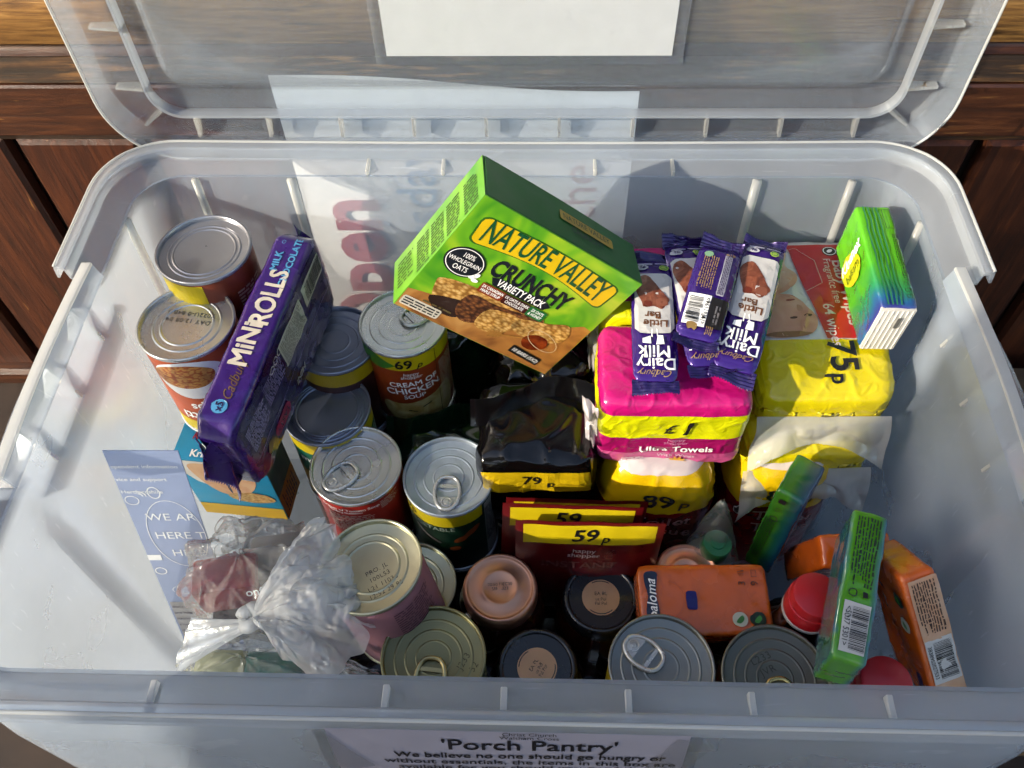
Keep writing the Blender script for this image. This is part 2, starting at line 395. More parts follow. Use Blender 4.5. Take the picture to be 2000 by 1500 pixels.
def prt(parent, name, surf, shape, mat, u=0, v=0, rot=0.0, lift=0.0002, grid=None, label=None):
    V, Fc = mv(shape, u, v, rot)
    bm = bmesh.new(); vs = [bm.verts.new(p) for p in V]
    for f in Fc:
        try: bm.faces.new([vs[i] for i in f])
        except ValueError: pass
    if grid:
        bmesh.ops.triangulate(bm, faces=bm.faces[:])
        for ax in (0, 1):
            lo, hi = min(p[ax] for p in V), max(p[ax] for p in V); k = math.floor(lo / grid) + 1
            while k * grid < hi:
                co = [0, 0, 0]; co[ax] = k * grid; no = [0, 0, 0]; no[ax] = 1
                bmesh.ops.bisect_plane(bm, geom=bm.verts[:] + bm.edges[:] + bm.faces[:], plane_co=co, plane_no=no); k += 1
    for w in bm.verts:
        p, n_ = surf(w.co.x, w.co.y); w.co = p + n_ * (lift + w.co.z)
    me = bpy.data.meshes.new(name); bm.to_mesh(me); bm.free(); me.materials.append(mat)
    o = bpy.data.objects.new(name, me); COL.objects.link(o); o.parent = parent
    if label: o['label'] = label
    return o
WHITE = pm('#fbfaf6', 0.45, name='white_print'); BLACK = pm('#141316', 0.4); INK = pm('#1d1c22', 0.45)
PAPER = pm('#f4f2ee', 0.7, 0, 0.04, name='white_paper'); GOLD = pm('#b08a4a', 0.32, 0.6)

# ================================================================== SETTING
def stone_mat(name, c0, c1):
    m, n, l = new_mat(name); b = n['Principled BSDF']; b.inputs['Roughness'].default_value = 0.8
    tc = n.new('ShaderNodeTexCoord'); nz = n.new('ShaderNodeTexNoise'); nz.inputs['Scale'].default_value = 14; nz.inputs['Detail'].default_value = 9
    l.new(tc.outputs['Object'], nz.inputs['Vector']); cr_ = n.new('ShaderNodeValToRGB'); e = cr_.color_ramp.elements
    e[0].position = 0.3; e[0].color = lin(c0); e[1].position = 0.7; e[1].color = lin(c1)
    l.new(nz.outputs['Fac'], cr_.inputs[0]); l.new(cr_.outputs[0], b.inputs['Base Color'])
    bp = n.new('ShaderNodeBump'); bp.inputs['Strength'].default_value = 0.4; bp.inputs['Distance'].default_value = 0.004
    l.new(nz.outputs['Fac'], bp.inputs['Height']); l.new(bp.outputs[0], b.inputs['Normal']); return m
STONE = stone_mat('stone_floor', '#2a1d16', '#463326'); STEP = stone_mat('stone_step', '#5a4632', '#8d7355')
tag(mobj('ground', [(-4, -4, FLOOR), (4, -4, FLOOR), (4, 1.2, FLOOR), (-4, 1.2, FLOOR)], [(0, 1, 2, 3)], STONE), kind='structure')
tag(box('stone_step', 0.9, 0.42, 0.075, STEP, None, (0.92, 0.28, FLOOR + 0.0385), 0.006), kind='structure')
# added unseen stone block, shades the front half of the box from the sun
SH = Vector((-SUN.x, -SUN.y)).normalized(); SN = Vector((-SH.y, SH.x)); BLc = SH * -1.55 + SN * (0.088 - 0.45)
blocker = tag(box('sun_blocker', 0.30, 0.90, 2.4, stone_mat('blocker_stone', '#8a7f6c', '#b3a78f'), None, (0, 0, 0), 0.01), kind='structure')
blocker.location = (BLc.x, BLc.y, FLOOR + 1.2); blocker.rotation_euler = (0, 0, math.atan2(SH.y, SH.x))
# ---- wooden panelling right behind the box: horizontal rails and mouldings above, upright boards below
WY = 0.507
W_RAIL = wood_mat('wood_rail', '#2a150b', '#4c2815', '#6e4022', 'X', 0.25)
W_WORN = wood_mat('wood_worn', '#1d130c', '#3a2616', '#6e4a2a', 'X', 0.95, '#c08a4c', 0.6)
W_GOLD = wood_mat('wood_weathered_sunlit', '#5a3818', '#a07238', '#cfa05c', 'X', 0.75, '#3a2412', 0.6, 1.6)  # weathered gold wood, sunlight on the mouldings put into its colour
W_BOARD = wood_mat('wood_board', '#2c140a', '#4e2613', '#6c3a1e', 'Z', 0.12)
W_DARK = wood_mat('wood_shadow_gap', '#120b07', '#1d110a', '#2c1a0f', 'Z', 0.0)
panel = thing('wood_panelling', 'old brown wooden panelling with moulded rails behind the plastic box', 'panelling', (0, WY, FLOOR))
def zz(z): return z - FLOOR
def extrude_x(name, prof, x0, x1, mat, parent, nx=1):
    """prof = closed [(y, z)] swept along x"""
    m = len(prof); V = [(x, y, z) for x in (x0, x1) for (y, z) in prof]
    F = [(i, (i + 1) % m, m + (i + 1) % m, m + i) for i in range(m)] + [tuple(range(m))[::-1], tuple(range(m, 2 * m))]
    bm = bmesh.new(); vs = [bm.verts.new(v) for v in V]
    for f in F: bm.faces.new([vs[i] for i in f])
    return bobj(name, bm, mat, parent, True, R(28))
X0, X1 = -1.3, 1.3
box('backing_board', X1 - X0, 0.012, 1.6, W_DARK, panel, (0, 0.034, 0.80))
arc = [(-0.002 - 0.010 * math.sin(math.pi * i / 14), zz(0.052) + 0.072 * i / 14) for i in range(15)]
extrude_x('round_moulding', arc + [(0.02, zz(0.124)), (0.02, zz(0.052))], X0, X1, W_GOLD, panel)
cove = [(0.002 + 0.006 * math.sin(math.pi * i / 8), zz(0.038) + 0.0135 * i / 8) for i in range(9)]
extrude_x('cove_moulding', cove + [(0.02, zz(0.0515)), (0.02, zz(0.038))], X0, X1, W_RAIL, panel)
extrude_x('fillet_strip', [(0.001, zz(0.012)), (-0.001, zz(0.014)), (0.001, zz(0.0375)), (0.02, zz(0.0375)), (0.02, zz(0.012))], X0, X1, W_WORN, panel)
extrude_x('rail', [(-0.001, zz(-0.0430)), (-0.003, zz(-0.0405)), (-0.003, zz(0.0095)), (-0.001, zz(0.0115)), (0.02, zz(0.0115)), (0.02, zz(-0.0430))], X0, X1, W_RAIL, panel)
extrude_x('rail', [(-0.001, zz(0.1245)), (-0.001, zz(0.30)), (0.02, zz(0.30)), (0.02, zz(0.1245))], X0, X1, W_GOLD, panel)
extrude_x('rail', [(-0.004, zz(-0.435)), (-0.006, zz(-0.428)), (-0.006, zz(-0.414)), (-0.001, zz(-0.408)), (0.02, zz(-0.408)), (0.02, zz(-0.435))], X0, X1, W_RAIL, panel)
bw = 0.1305
for k in range(-6, 7):
    xa = -0.4905 + (k + 3) * bw - 0.0 
    # each board: bevelled top end, chamfered long edges, dark gap to the next
    a, b_ = xa + 0.0065, xa + bw - 0.0065; zt, zb = zz(-0.058), zz(-0.4075)
    bm = bmesh.new(); ch = 0.004
    V = [(a, 0.014, zb), (b_, 0.014, zb), (b_, 0.014, zt), (a, 0.014, zt), (a + ch, 0.009, zb), (b_ - ch, 0.009, zb), (b_ - ch, 0.009, zt - 0.004), (a + ch, 0.009, zt - 0.004),
         (a, 0.026, zb), (b_, 0.026, zb), (b_, 0.026, zt), (a, 0.026, zt)]
    vs = [bm.verts.new(v) for v in V]
    for f in [(4, 5, 6, 7), (0, 1, 5, 4), (1, 2, 6, 5), (2, 3, 7, 6), (3, 0, 4, 7), (0, 3, 11, 8), (1, 9, 10, 2), (3, 2, 10, 11), (0, 8, 9, 1), (8, 11, 10, 9)]: bm.faces.new([vs[i] for i in f])
    bobj('board', bm, W_BOARD, panel)
extrude_x('chamfer_strip', [(0.0005, zz(-0.0435)), (0.0125, zz(-0.0575)), (0.02, zz(-0.0575)), (0.02, zz(-0.0435))], X0, X1, W_WORN, panel)
box('upper_panel', X1 - X0, 0.02, 0.5, W_RAIL, panel, (0, 0.016, zz(0.30) + 0.2505), 0.003)

# ================================================================== STORAGE BOX
PP = plastic_mat('translucent_polypropylene', 0.30, '#e4f0ff')
PP_RIM = plastic_mat('translucent_polypropylene_rim', 0.31, '#ecf3fb')
PP_RIB = plastic_mat('translucent_polypropylene_rib', 0.48, '#f6f5ee')
PP_LID = plastic_mat('translucent_polypropylene_lid', 0.15, '#e0eeff')
PP_EDGE = plastic_mat('translucent_polypropylene_edge', 0.62, '#f4f5f2')
HX, YD = 0.346, 0.446
def outline(hx, y0, y1, r, ns=44, nb=60, nc=12):
    """closed plan outline, counter-clockwise from the front left corner, always the same number of points"""
    P = []
    def seg(a, b, n):
        for i in range(n): t = i / n; P.append((a[0] + (b[0] - a[0]) * t, a[1] + (b[1] - a[1]) * t))
    def cor(cx, cy, a0):
        for i in range(nc): a = R(a0 + 90 * i / nc); P.append((cx + r * math.cos(a), cy + r * math.sin(a)))
    seg((-hx + r, y0), (hx - r, y0), nb); cor(hx - r, y0 + r, -90)
    seg((hx, y0 + r), (hx, y1 - r), ns); cor(hx - r, y1 - r, 0)
    seg((hx - r, y1), (-hx + r, y1), nb); cor(-hx + r, y1 - r, 90)
    seg((-hx, y1 - r), (-hx, y0 + r), ns); cor(-hx + r, y0 + r, 180)
    return P
HY0, HY1 = 0.125, 0.300
def step(x, a, b): return max(0.0, min(1.0, (x - a) / (b - a)))
def recess(p, on=1.0):
    """side walls step inwards behind the handles; the back wall steps in between its two tall ribs"""
    x, y = p
    k = step(y, HY0 - 0.006, HY0 + 0.004) * (1 - step(y, HY1 - 0.004, HY1 + 0.006))
    if abs(x) > 0.25 and k > 0: x -= math.copysign(0.008 * k * on, x)
    if y > 0.38 and abs(x) < 0.22:
        k = step(x, -0.196, -0.186) * (1 - step(x, 0.190, 0.200)); y -= 0.004 * k * on
    return (x, y)
ZW, ZF = -0.0146, -0.428
def wall_loop(z, inset=0.0):
    t = (ZW - z) / (ZW - ZF); d = 0.030 * t
    L = []
    for p in outline(0.318 + 0.010 * min(1, t * 6) - inset, 0.005 - 0.015 * min(1, t * 6) + inset, 0.420 - 0.024 * t - inset, 0.040 - 0.010 * min(1, t * 6) - inset):
        x, y = recess(p, min(1, t * 5))
        if y < 0.05: y -= 0.004 * math.sin(math.pi * min(1, t * 1.1)) * max(0.0, math.cos(math.pi * x / 0.68)) ** 0.5 * (1 - y / 0.05)
        L.append((x, y, z))
    return L
def loft(loops, bm):
    R_ = [[bm.verts.new(v) for v in L] for L in loops]; n = len(loops[0])
    for A, B in zip(R_, R_[1:]):
        for i in range(n): bm.faces.new((A[i], A[(i + 1) % n], B[(i + 1) % n], B[i]))
    return R_
tub = thing('storage_box', 'large clear plastic storage box filled with donated groceries', 'storage box', (0, 0.223, FLOOR))
def tl(v): return (v[0], v[1] - 0.223, v[2] - FLOOR)
T = 0.0022
bm = bmesh.new()
zs = [ZW, -0.03, -0.045, -0.06, -0.08, -0.10, -0.20, -0.30, -0.40, -0.418]
outer = [[tl(v) for v in wall_loop(z)] for z in zs] + [[tl((v[0] * 0.985, 0.223 + (v[1] - 0.223) * 0.98, v[2] - 0.010)) for v in wall_loop(-0.424)]]
inner = [[tl(v) for v in wall_loop(z, T)] for z in zs] + [[tl((v[0] * 0.985, 0.223 + (v[1] - 0.223) * 0.98, v[2] - 0.006)) for v in wall_loop(-0.424, T)]]
Lp = loft(outer[::-1] + inner, bm); bm.faces.new(Lp[0][::-1]); bm.faces.new(Lp[-1])
bobj('tub', bm, PP, tub, True, R(28))
# rim: ledge, upright band and outward lip, in a back and a front piece; the handles lie between them
inn = outline(0.318, 0.005, 0.420, 0.040)
out = outline(HX, -0.0206, YD, 0.058)
N = len(out)
def onorm(i):
    a, b = Vector(out[i - 1]), Vector(out[(i + 1) % N]); t = (b - a).normalized(); return Vector((t.y, -t.x))
RIMP = [(0, 0, -0.0168), (-0.01, 0, -0.0150), (0.04, 0, -0.0140), (0.62, 0, -0.0112), (0.68, 0, -0.0100), (0.72, 0, -0.0022), (0.76, 0, -0.0010), (0.95, 0, -0.0002), (1, 0, -0.0004), (1, 0.0012, -0.0022), (1, 0.0022, -0.0120), (1, 0.0004, -0.0122), (1, -0.0012, -0.0034), (0.80, 0, -0.0030), (0.755, 0, -0.0040), (0.715, 0, -0.0122), (0.64, 0, -0.0134)]
def rim_piece(idx):
    bm = bmesh.new(); rings = []
    for i in idx:
        n_ = onorm(i); ring = []
        for t, e, z in RIMP:
            p = Vector(inn[i]).lerp(Vector(out[i]), t) + n_ * e
            bow = -0.0035 * math.cos(math.pi * p.x / 0.75) if p.y > 0.43 else 0
            ring.append(bm.verts.new(tl((p.x, p.y + bow, z))))
        rings.append(ring)
    m = len(RIMP)
    for A, B in zip(rings, rings[1:]):
        for k in range(m): bm.faces.new((A[k], A[(k + 1) % m], B[(k + 1) % m], B[k]))
    bm.faces.new(rings[0][::-1]); bm.faces.new(rings[-1])
    bobj('rim', bm, PP_RIM, tub, True, R(28))
back_idx = [i for i in range(N) if out[i][1] > HY1 - 0.002]
rim_piece(back_idx)
front_idx = [i for i in range(N) if out[i][1] < HY0]
k0 = max(j for j in range(len(front_idx) - 1) if front_idx[j + 1] - front_idx[j] > 5)
rim_piece(front_idx[k0 + 1:] + front_idx[:k0 + 1])
# thin bright bead along the top edge of each rim piece
def bead(idx): tube('rim_bead', [tl((out[i][0], out[i][1] + (-0.0035 * math.cos(math.pi * out[i][0] / 0.75) if out[i][1] > 0.43 else 0), 0.0002)) for i in idx], 0.0012, PP_EDGE, tub, False, 6)
bead(back_idx); bead(front_idx[k0 + 1:] + front_idx[:k0 + 1])
for s in (-1, 1):
    # handle: raised ridge on top of the recessed wall, hand grip outside it, gussets
    pts = []
    for i in range(25):
        y = HY0 - 0.004 + (HY1 - HY0 + 0.008) * i / 24; pts.append(y)
    bm = bmesh.new(); rg = []
    prof = [(-0.0040, -0.0022), (-0.0040, 0.0003), (-0.0034, 0.0008), (0.0036, 0.0006), (0.0044, -0.0004), (0.0046, -0.0050), (0.0032, -0.0050), (0.0028, -0.0022)]
    for y in pts:
        bul = 0.003 * math.sin(math.pi * (y - HY0) / (HY1 - HY0))
        rg.append([bm.verts.new(tl((s * (0.3225 + q + bul), y, z))) for q, z in prof])
    for A, B in zip(rg, rg[1:]):
        for k in range(len(prof)): bm.faces.new((A[k], A[(k + 1) % len(prof)], B[(k + 1) % len(prof)], B[k]))
    bm.faces.new(rg[0]); bm.faces.new(rg[-1][::-1]); bobj('handle_ridge', bm, PP_EDGE, tub, True, R(40))
    sheet('handle_wall', lambda u, v: tl((s * (0.3170 + 0.0035 * v + 0.003 * math.sin(math.pi * u) * v), HY0 - 0.004 + (HY1 - HY0 + 0.008) * u, -0.0150 + 0.0130 * v)), 24, 4, PP, tub, 0.0022)
    def grip(u, v):
        y = HY0 + 0.006 + (HY1 - HY0 - 0.004) * u; bul = 0.006 * math.sin(math.pi * u)
        return tl((s * (0.322 + 0.040 * v + bul * v), y, -0.046 - 0.006 * v * v))
    sheet('handle_grip', grip, 20, 5, PP_LID, tub, 0.0022)
    for y in (0.160, 0.213, 0.266):
        a = s * 0.3265
        mobj('gusset', [tl(p) for p in [(a, y - 0.0012, -0.004), (a - s * 0.012, y - 0.0012, -0.044), (a + s * 0.016, y - 0.0012, -0.044), (a, y + 0.0012, -0.004), (a - s * 0.012, y + 0.0012, -0.044), (a + s * 0.016, y + 0.0012, -0.044)]],
             [(0, 1, 2), (3, 5, 4), (0, 3, 4, 1), (1, 4, 5, 2), (2, 5, 3, 0)], PP_RIB, tub)
    # upright corner ribs inside the back corners
    for (xx, yy) in ((0.272, 0.4165), (0.3160, 0.368)):
        pts = [tl((s * (xx - 0.008 * t + 0.0), yy - 0.024 * t - 0.001, -0.016 - 0.40 * t)) for t in [i / 10 for i in range(11)]]
        tube('corner_rib', pts, 0.0034, PP_RIB, tub, False, 6)
for x in (-0.191, 0.195):
    pts = [tl((x - 0.012 * t * (1 if x > 0 else -1), 0.4165 - 0.024 * t, -0.016 - 0.40 * t)) for t in [i / 10 for i in range(11)]]
    tube('wall_rib', pts, 0.0042, PP_RIB, tub, False, 6)
for x in (-0.127, -0.064, 0.062, 0.126):
    box('rim_web', 0.0028, 0.0190, 0.0100, PP_RIB, tub, tl((x, 0.4290, -0.0145)), 0.0006, 1)
for x in (-0.192, -0.064, 0.0, 0.067, 0.133, 0.206):
    box('rim_web', 0.0036, 0.0170, 0.0090, PP_EDGE, tub, tl((x, -0.0080, -0.0128)), 0.0005, 1)

# ---- lid, standing open against the panelling, underside towards us
lid = thing('box_lid', 'clear plastic box lid standing open behind the box, showing its ribbed underside', 'lid', (0, 0.455, -0.030))
LB, LT = -0.028, 0.425           # bottom and top of the standing lid
LHX = 0.3505
def ll(v): return (v[0], v[1] - 0.455, v[2] + 0.030)
def frame(hx, z0, z1, r): return outline(hx, z0, z1, r, 40, 50, 12)
def lid_shell():
    bm = bmesh.new()
    prof = [(0.000, 0.4550), (0.0006, 0.4540), (0.0022, 0.4550), (0.0040, 0.4810), (0.0075, 0.4850), (0.050, 0.4850), (0.0545, 0.4810), (0.060, 0.4795)]
    back = [(0.060, 0.4815), (0.0555, 0.4830), (0.051, 0.4870), (0.0060, 0.4870), (0.0018, 0.4830)]
    loops = []
    for ins, y in prof + back:
        loops.append([ll((p[0], y, p[1])) for p in frame(LHX - ins, LB + ins, LT - ins, max(0.012, 0.060 - ins * 0.75))])
    n = len(loops[0]); Rr = [[bm.verts.new(v) for v in L] for L in loops]
    for k in range(len(Rr)):
        if k in (len(prof) - 1,): continue
        A, B = Rr[k], Rr[(k + 1) % len(Rr)]
        for i in range(n): bm.faces.new((A[i], A[(i + 1) % n], B[(i + 1) % n], B[i]))
    bm.faces.new(Rr[len(prof) - 1]); bm.faces.new(Rr[len(prof)])
    return bobj('lid_panel', bm, PP_LID, lid, True, R(28))
lid_shell()
ring_o = frame(LHX - 0.0350, LB + 0.0285, LT - 0.0350, 0.026); ring_i = frame(LHX - 0.0375, LB + 0.0310, LT - 0.0375, 0.024)
bm = bmesh.new(); n = len(ring_o)
LL = [[bm.verts.new(ll((p[0], y, p[1]))) for p in rg] for rg, y in ((ring_o, 0.4848), (ring_o, 0.4745), (ring_i, 0.4745), (ring_i, 0.4848))]
for A, B in zip(LL, LL[1:]):
    for i in range(n): bm.faces.new((A[i], A[(i + 1) % n], B[(i + 1) % n], B[i]))
bobj('inner_lip', bm, PP_RIM, lid, True, R(28))
tube('rim_bead', [ll((p[0], 0.4545, p[1])) for p in frame(LHX - 0.001, LB + 0.001, LT - 0.001, 0.060)], 0.0011, PP_EDGE, lid, True, 6)
def web(x0, x1, z0, z1, t=0.0015, name='web'):
    d = Vector((x1 - x0, 0, z1 - z0)).normalized(); nn = Vector((-d.z, 0, d.x)) * t / 2 * 1.6
    A, B = Vector((x0, 0, z0)), Vector((x1, 0, z1)); V = []
    for P_, yy in ((A, 0.4735), (B, 0.4780)):
        for sg in (-1, 1):
            q = P_ + nn * sg; V += [ll((q.x, yy, q.z)), ll((q.x, 0.4846, q.z))]
    mobj(name, V, [(0, 1, 3, 2), (4, 6, 7, 5), (0, 4, 5, 1), (2, 3, 7, 6), (0, 2, 6, 4), (1, 5, 7, 3)], PP_RIB, lid)
for k in range(10):
    x = -0.281 + 0.0627 * k
    web(x, x * 1.012, LB + 0.0290, LB + 0.006); web(x, x * 1.012, LT - 0.0355, LT - 0.006)
for z in (0.037, 0.092, 0.147, 0.202, 0.257, 0.312, 0.367):
    for s in (-1, 1): web(s * (LHX - 0.0355), s * (LHX - 0.010), z - 0.008, z - 0.009)
for s in (-1, 1): web(s * (LHX - 0.043), s * (LHX - 0.022), LB + 0.036, LB + 0.018)
# ---- small fly on the lid
fly = thing('fly', 'tiny brown fly resting on the lid near its right edge', 'insect', (0.3225, 0.4665, 0.0400))
FLYM = pm('#3a2a1c', 0.5)
lathe('body', [(0, -0.0022), (0.0006, -0.0016), (0.0008, 0), (0.0006, 0.0014), (0, 0.0019)], FLYM, fly, 10)
for s in (-1, 1):
    mobj('wing', [(0, -0.0006, 0.001), (s * 0.0022, -0.0010, -0.0016), (s * 0.0008, -0.0008, -0.0024)], [(0, 1, 2)], pm('#8a7a66', 0.3), fly)
    tube('leg', [(0, -0.0002, 0), (s * 0.0016, 0.0004, 0.0008), (s * 0.0024, 0.0012, 0.0016)], 0.00012, FLYM, fly, False, 5)

# ================================================================== PAPERS
LAM = plastic_mat('laminate_film', 0.10, '#e6ebf2', 0.08)
up = thing('notice_sheet', 'plain white laminated sheet taped to the upper part of the lid', 'paper', (0.0065, 0.4782, 0.060))
box('paper', 0.228, 0.0006, 0.30, PAPER, up, (0, 0, 0.15 - 0.002)); box('laminate', 0.246, 0.0012, 0.316, LAM, up, (0, 0, 0.148), 0.0004, 1)
post = thing('opening_times_poster', 'white poster with red and blue sideways lettering, standing behind the box wall', 'poster', (-0.057, 0.4925, -0.415))
def poster_top(u): return 0.4445 - 0.013 * u + 0.003 * math.sin(u * 6)
sheet('paper', lambda u, v: (-0.157 + 0.314 * u, 0.0015 * math.sin(u * 3 + v * 2), v * poster_top(u)), 24, 20, PAPER, post, 0.0005)
PSF = plane_surf((0, -0.0016, 0), (1, 0, 0), (0, 0, 1))
RED_T = pm('#dc7e86', 0.5); BLUE_T = pm('#5aaee4', 0.5); NAVY = pm('#2b3a67', 0.5)
prt(post, 'lettering', PSF, text2d('Open', 0.092, 0.03), RED_T, -0.113, 0.205, R(90), 0.0004)
prt(post, 'lettering', PSF, text2d('Thursday', 0.056, 0.006), BLUE_T, -0.042, 0.268, R(90), 0.0004)
prt(post, 'lettering', PSF, text2d('the', 0.054, 0.002), RED_T, 0.110, 0.318, R(90), 0.0004)
# ---- information leaflet standing against the left wall
LEAF = pm('#c2cff0', 0.55, 0, 0.06)  # card blue paled, haze of the plastic put into its colour
leaf = thing('information_leaflet', 'tall blue advice leaflet with white lettering leaning against the left box wall', 'leaflet', (-0.262, 0.115, -0.40),
             ((1, 0.10, 0), (0, -0.20, -0.98), (0, -0.98, 0.20)))
leaf.matrix_world = Matrix(((0.995, 0.0, 0.10, -0.2865), (0.10, 0.98, 0.19, 0.1165), (0.0, -0.19, 0.98, -0.395), (0, 0, 0, 1)))
LW = 0.054
box('card', LW, 0.0008, 0.335, LEAF, leaf, (0, 0, 0.1675))
box('text_panel', LW - 0.004, 0.0003, 0.062, pm('#d9d4d2', 0.6), leaf, (0, -0.00062, 0.108))
LS = plane_surf((0, -0.0005, 0), (1, 0, 0), (0, 0, 1)); LSP = plane_surf((0, -0.0009, 0), (1, 0, 0), (0, 0, 1))
for i, s in enumerate(('ependent information', 'vice and support', 'Hertfordshire')):
    prt(leaf, 'lettering', LS, text2d(s, 0.0056, 0.012, align='LEFT'), WHITE, -0.0262, 0.318 - i * 0.0145)
sc_ = [text2d('WE AR', 0.0125, 0.0), text2d('HERE T', 0.0125, 0.0), text2d('HELP', 0.0125, 0.0)]
for i, s in enumerate(sc_): prt(leaf, 'lettering', LS, s, WHITE, 0.004 + 0.002 * i, 0.258 - i * 0.0235)
prt(leaf, 'speech_ring', LS, ring2d(0.0225, 0.043, 0.0007), WHITE, 0.004, 0.236)
for shp, x_, z_ in ((rect2d(0.011, 0.0075), -0.0215, 0.205), (ring2d(0.005, 0.005, 0.001), -0.021, 0.186), (ring2d(0.0055, 0.0055, 0.0008), -0.0205, 0.279), (ring2d(0.005, 0.007, 0.001), -0.002, 0.288), (ring2d(0.006, 0.006, 0.0013, 16, 0, 90), -0.014, 0.284),
                    (ring2d(0.0035, 0.0035, 0.0012, 16, 0, 90), -0.014, 0.284), (ring2d(0.010, 0.006, 0.0006), -0.008, 0.158), (ring2d(0.0045, 0.0045, 0.0007), 0.012, 0.161), (ring2d(0.0045, 0.0045, 0.0007), 0.022, 0.161)):
    prt(leaf, 'icon', LS, shp, WHITE, x_, z_)
TPB = pm('#8d8892', 0.6)
for i, s in enumerate(("don't know where to tu", 'and help you find the', 'information you need', 'a network of contacts', 'make positive', 'more in central')):
    prt(leaf, 'lettering', LSP, text2d(s, 0.0046 if i else 0.0048, 0.006, align='LEFT'), TPB, -0.0245, 0.132 - i * 0.0096)
prt(leaf, 'footer', LS, rect2d(LW, 0.022), pm('#4a4f86', 0.5), 0, 0.060, 0, 0.0001)
prt(leaf, 'lettering', LS, text2d('0 44', 0.013, 0.01), WHITE, -0.010, 0.060, 0, 0.0003)
# ---- the notice hanging on the front of the box
note = thing('pantry_notice', 'white laminated notice with black lettering hanging on the front of the box', 'notice', (0.002, -0.0185, -0.0090))
def note_pt(u, v):      # u across, v downwards in metres
    t = v / 0.30
    return Vector((u, -0.004 - 0.009 * math.sin(min(1.0, v / 0.07) * math.pi / 2) + 0.003 * math.sin(u * 30 + t * 3) * t + 0.6 * u * u * t, -v))
sheet('laminate', lambda u, v: note_pt(-0.104 + 0.208 * u, 0.305 * v) + Vector((0, 0.0006, 0)), 30, 24, LAM, note, 0.0003)
sheet('paper', lambda u, v: note_pt(-0.097 + 0.194 * u, 0.001 + 0.297 * v), 30, 24, pm('#aeabba', 0.6, 0, 0.06), note, 0.0003)  # paper darkened, shade on the box front put into its colour
def NS(u, v):
    p = note_pt(u, -v); e = 1e-3; n_ = (note_pt(u + e, -v) - p).cross(note_pt(u, -v + e) - p) * -1
    return p, n_.normalized()
nl = [('Christ Church', 0.0050, 0.0030, 0.0), ('Waltham Cross', 0.0050, 0.0070, 0.0), ("'Porch Pantry'", 0.0170, 0.0165, 0.012), ('We believe no one should go hungry or', 0.0092, 0.0295, 0.012), ('without essentials, the items in this box are', 0.0092, 0.0385, 0.012),
      ('available for you should you need them.', 0.0092, 0.0475, 0.012), ('If there is anything we can help with please', 0.0092, 0.0590, 0.012), ('feel free to contact us', 0.0092, 0.0680, 0.012), ('Rev', 0.0092, 0.081, 0.012)]
for s, sz, v, b_ in nl: prt(note, 'lettering', NS, text2d(s, sz, b_), INK, 0.012, -v, 0, 0.0005, 0.02)
for u0 in (-0.100, 0.088):
    prt(note, 'tape', NS, rrect2d(0.022, 0.05, 0.002), plastic_mat('clear_tape', 0.12, '#d8cbb4', 0.06), u0 + 0.004, -0.03, R(28 if u0 < 0 else -20), 0.0008, 0.01)

# ================================================================== CANS
TIN = metal_mat('tin_bright', '#cfcec8', 0.26, 0.02); TIN_D = metal_mat('tin_dark', '#a2a3a8', 0.32, 0.02)
TIN_O = metal_mat('tin_lacquer', '#b6b397', 0.32, 0.02); TIN_G = metal_mat('tin_grey', '#8a8a84', 0.36, 0.02); TIN_RING = pm('#c9c7c0', 0.26, 0.6, 0.05, name='ring_metal')  # TIN_G lowered to hold a dark reflection in its grey
TIN_PALE = pm('#b7bdc2', 0.42, 0.55, 0.10, 0.06, 120, name='tin_white_lacquer'); TIN_BLUE = metal_mat('tin_blueblack', '#8a8fa0', 0.36, 0.02)
CR, CH = 0.0368, 0.108
def can_end(kind):
    """lathe profile of a can end from the seam inwards; z = 0 is the top of the seam"""
    p = [(CR - 0.0002, -0.0040), (CR + 0.0012, -0.0034), (CR + 0.0015, -0.0008), (CR + 0.0009, 0.0), (CR - 0.0003, 0.0), (CR - 0.0009, -0.0008), (CR - 0.0012, -0.0042), (CR - 0.0026, -0.0046), (CR - 0.0036, -0.0040)]
    if kind == 'ring': rings = [(0.0282, 0.0007), (0.0205, 0.0006), (0.0125, 0.0005)]
    elif kind == 'plain': rings = [(0.0285, 0.0008), (0.0250, 0.0008)]
    elif kind == 'stamped': rings = [(0.0305, -0.0012), (0.0265, 0.0009), (0.0205, 0.0010)]
    else: rings = [(0.0315, 0.0010), (0.0292, 0.0010), (0.0268, 0.0010)]
    base = -0.0042
    for r, h in rings:
        for k in range(-3, 4): p.append((r - k * -0.00055 * -1, base + h * (0.5 + 0.5 * math.cos(math.pi * k / 3))))
    p.append((0.0, base)); p2 = p[:9] + sorted(p[9:], key=lambda q: -q[0])
    return p2
